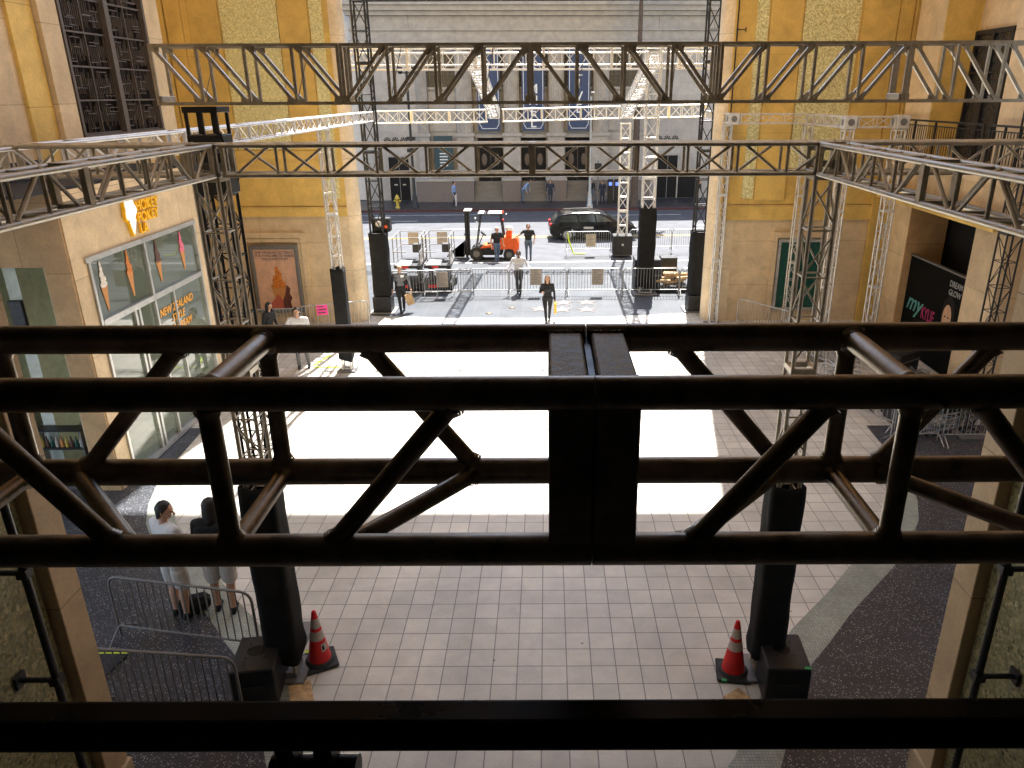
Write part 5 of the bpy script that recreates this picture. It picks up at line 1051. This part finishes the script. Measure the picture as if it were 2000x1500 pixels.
    for s_ in (-1, 1): e_ = hc+f*.058*k+side*s_*.019*k+Vector((0, 0, .010*k)); g.ball(tuple(e_), .0065*k, .005*k, .004*k, 8, 6)
    g.cur = 5; g.ball(tuple(hc+f*.060*k-Vector((0, 0, .026*k))), .012*k, .004*k, .004*k, 8, 6)
    bpy.data.meshes.remove(me); body = g.build('body', None, t, [PM[x] for x in ms_+['eye', 'lipm']])
    if hair:
        hb = MB(); hx = hc-f*.008*k; N = 18; vs = []
        for i in range(8):
            for j in range(N):
                a = 2*math.pi*j/N; dv = Vector((math.cos(a), math.sin(a), 0)); back = max(0, -dv.dot(Vector((f.x, f.y, 0)))); lowz = -.05 if back > .2 else (.022 if dv.dot(Vector((f.x, f.y, 0))) > .35 else -.002)
                if longhair: lowz = -.13 if back > -.1 and dv.dot(Vector((f.x, f.y, 0))) < .5 else .028
                zt = .072-(.072-lowz)*(i/7)**1.5; rr_ = .061*math.sqrt(max(.0, 1-max(0, zt/.075)**2)) if zt > 0 else .058+.006*(longhair)
                vs.append(hx+dv*max(rr_, .004)*k*(1+.03*math.sin(5*a+i))+Vector((0, 0, zt*k)))
        hb.add(vs, [(i*N+j, i*N+(j+1) % N, (i+1)*N+(j+1) % N, (i+1)*N+j) for i in range(7) for j in range(N)], True); hb.add(vs[:N], [tuple(range(N))], True)
        ho = hb.build('hair', 'blk', t); ho.data.materials.clear(); ho.data.materials.append(PM[hair]); md = ho.modifiers.new('s', 'SOLIDIFY'); md.thickness = .006*k; md.offset = -1
    return t
down = lambda s: ((s*.035, .01, -.17), (s*.045, -.02, -.315))
woman = person('woman in a black suit walking with a yellow bag toward the plaza', (0, 26.3, 0), 0, 'black', 'black', hair='hairf', h=1.70, fem=True, longhair=True, arms=(((-.05, .0, -.16), (-.0, -.12, -.14)), down(1)), legs=((-.03, -.10), (.035, .10)), vox=.014)
MB().bevbox((.24, 26.2, .30), (.32, 26.5, .68), .02).build('shopping_bag', 'ylet'); o = bpy.data.objects['shopping_bag']; tag(o, 'yellow bag in the hand of the woman in black', 'bag')
person('bald man in a black jacket over a grey shirt walking past the lifts', (-5.55, 27.75, 0), .25, 'grey', 'black', hair=None, h=1.80, arms=(down(-1), ((.05, -.01, -.165), (.075, -.06, -.30))), legs=((-.03, -.08), (.05, .09)), vox=.014)
jk = bpy.data.objects['person.001'] if 'person.001' in bpy.data.objects else None
if jk:
    b = MB()
    for s_ in (-1, 1): b.ball((s_*.135, .02, 1.22), .085, .125, .30, 12, 8); b.tube((s_*.22, 0, 1.44), (s_*.30, .02, 1.13), .07, 10, .058).tube((s_*.30, .02, 1.14), (s_*.33 if s_ > 0 else -.31, -.07, .90), .056, 10, .046)
    b.ball((0, .09, 1.2), .16, .06, .32, 12, 8); b.build('jacket', PM['black'], jk)
    MB().box((.02, -.135, 1.33), (.14, -.122, 1.41)).build('name_badge', 'white', jk)
o = MB().bevbox((-.14, -.07, 0), (.14, .07, .40), .01).tube((-.07, 0, .40), (-.03, 0, .5), .006, 6).tube((.07, 0, .40), (.03, 0, .5), .006, 6).build('paper_bag', 'wood'); o.location = (-5.17, 27.65, .30); o.rotation_euler = (0, -.25, .3); tag(o, 'brown paper bag carried by the man in the black jacket', 'bag')
person('guard in a white shirt leaning on the crowd barrier with both hands', (-1.18, 30.42, 0), 0, 'white', 'dgrey', skin='skin2', hair='hairb', h=1.80, arms=(((-.08, .0, -.15), (-.14, -.10, -.20)), ((.08, .0, -.15), (.15, -.10, -.20))), legs=((-.03, .02), (.035, .0)), vox=.016)
person('man in a black shirt and jeans standing in front of the forklift', (-2.50, 37.1, -.12), .5, 'black', 'jeans', hair='hairg', h=1.80, short_sleeve=True, lean=4, legs=((-.05, -.03), (.05, .06)), vox=.018)
person('man in black with one arm reaching toward the forklift', (-.95, 37.75, -.12), .1, 'black', 'jeans', hair='hairb', h=1.82, short_sleeve=True, arms=(((-.12, -.01, -.10), (-.24, -.03, -.16)), ((.06, .02, -.15), (.03, -.03, -.28))), vox=.018)
person('man in a white shirt with a lanyard in front of the poster barrier', (-7.40, 21.4, 0), .2, 'white', 'grey', hair='hairb', h=1.90, legs=((-.06, .0), (.09, .02)), arms=(((-.08, 0, -.15), (-.03, -.08, -.26)), down(1)), vox=.015)
person('dark haired person in a black top beside the man in white', (-8.75, 22.6, 0), 1.2, 'black', 'dgrey', hair='hairb', h=1.75, fem=True, longhair=True, lean=8, vox=.018)
person('young man in a pale shirt and shorts behind the dark barrier', (-5.80, 9.80, 0), 2.6, 'white', 'pale', hair='hairb', h=2.06, shorts=True, short_sleeve=True, headturn=-60, headdown=.7, arms=(((-.03, -.03, -.16), (.02, -.14, -.22)), ((.04, -.02, -.16), (-.02, -.13, -.22))), vox=.010)
person('woman in a black top and white shorts behind the dark barrier', (-5.14, 9.90, 0), 3.3, 'black', 'pale', hair='hairb', h=2.06, fem=True, shorts=True, longhair=True, headturn=55, headdown=.4, arms=(((-.04, -.04, -.16), (.02, -.15, -.17)), ((.04, -.04, -.16), (-.02, -.15, -.17))), legs=((-.055, .02), (.07, -.03)), vox=.010)
o = MB().bevbox((-.25, -.15, 0), (.22, .15, .26), .08).build('black_bag', 'cloth'); o.location = (-5.65, 9.95, 0); o.rotation_euler = (0, 0, .4); tag(o, 'black bag on the floor at the feet of the couple', 'bag')
far = [('man in a light blue shirt walking along the far pavement', -6.9, 57.0, 1.3, 'blue', 'dgrey', 'hairb', 0), ('man in a dark suit standing on the far pavement', .25, 58.2, 0, 'navy', 'navy', 'hairb', 0), ('person in light blue bending by the theatre steps', -1.85, 58.5, 1.2, 'blue', 'jeans', 'hairb', 40),
       ('person in black and jeans beside the pale grey pole', 3.35, 58.3, .4, 'black', 'jeans', 'hairb', 0), ('person in navy with a cap between the pole and the silver tower', 4.15, 57.6, -.6, 'navy', 'navy', 'hairb', 0), ('seated looking person in dark clothes by the right theatre pier', 11.2, 57.6, .8, 'black', 'dgrey', 'hairf', 20)]
for lab, x, y, yaw, tp, bt, hr, le in far: person(lab, (x, y, .02), yaw, tp, bt, hair=hr, h=1.74, lean=le, legs=((-.05, -.06), (.05, .07)), vox=.03, group='people on the far pavement')
person('small child in pale clothes walking beside the man in blue', (-6.7, 56.3, .02), 1.3, 'pale', 'pale', hair='hairb', h=1.0, vox=.022, group='people on the far pavement')
for x, lab in ((4.75, 'dark pillar shaped screen kiosk on the far pavement, left one'), (5.25, 'dark pillar shaped screen kiosk on the far pavement, right one')):
    t = thing('screen_kiosk', lab, 'kiosk', (x, 57.9, .02), 0, 'screen kiosks on the far pavement'); MB().bevbox((-.2, -.12, 0), (.2, .12, 1.75), .03).build('case', 'blk', t); MB().box((-.12, -.126, 1.3), (.12, -.121, 1.55)).build('screen', mat('blue_screen', (.05, .1, .5), .4, emit=(.15, .25, .9, .3)), t)
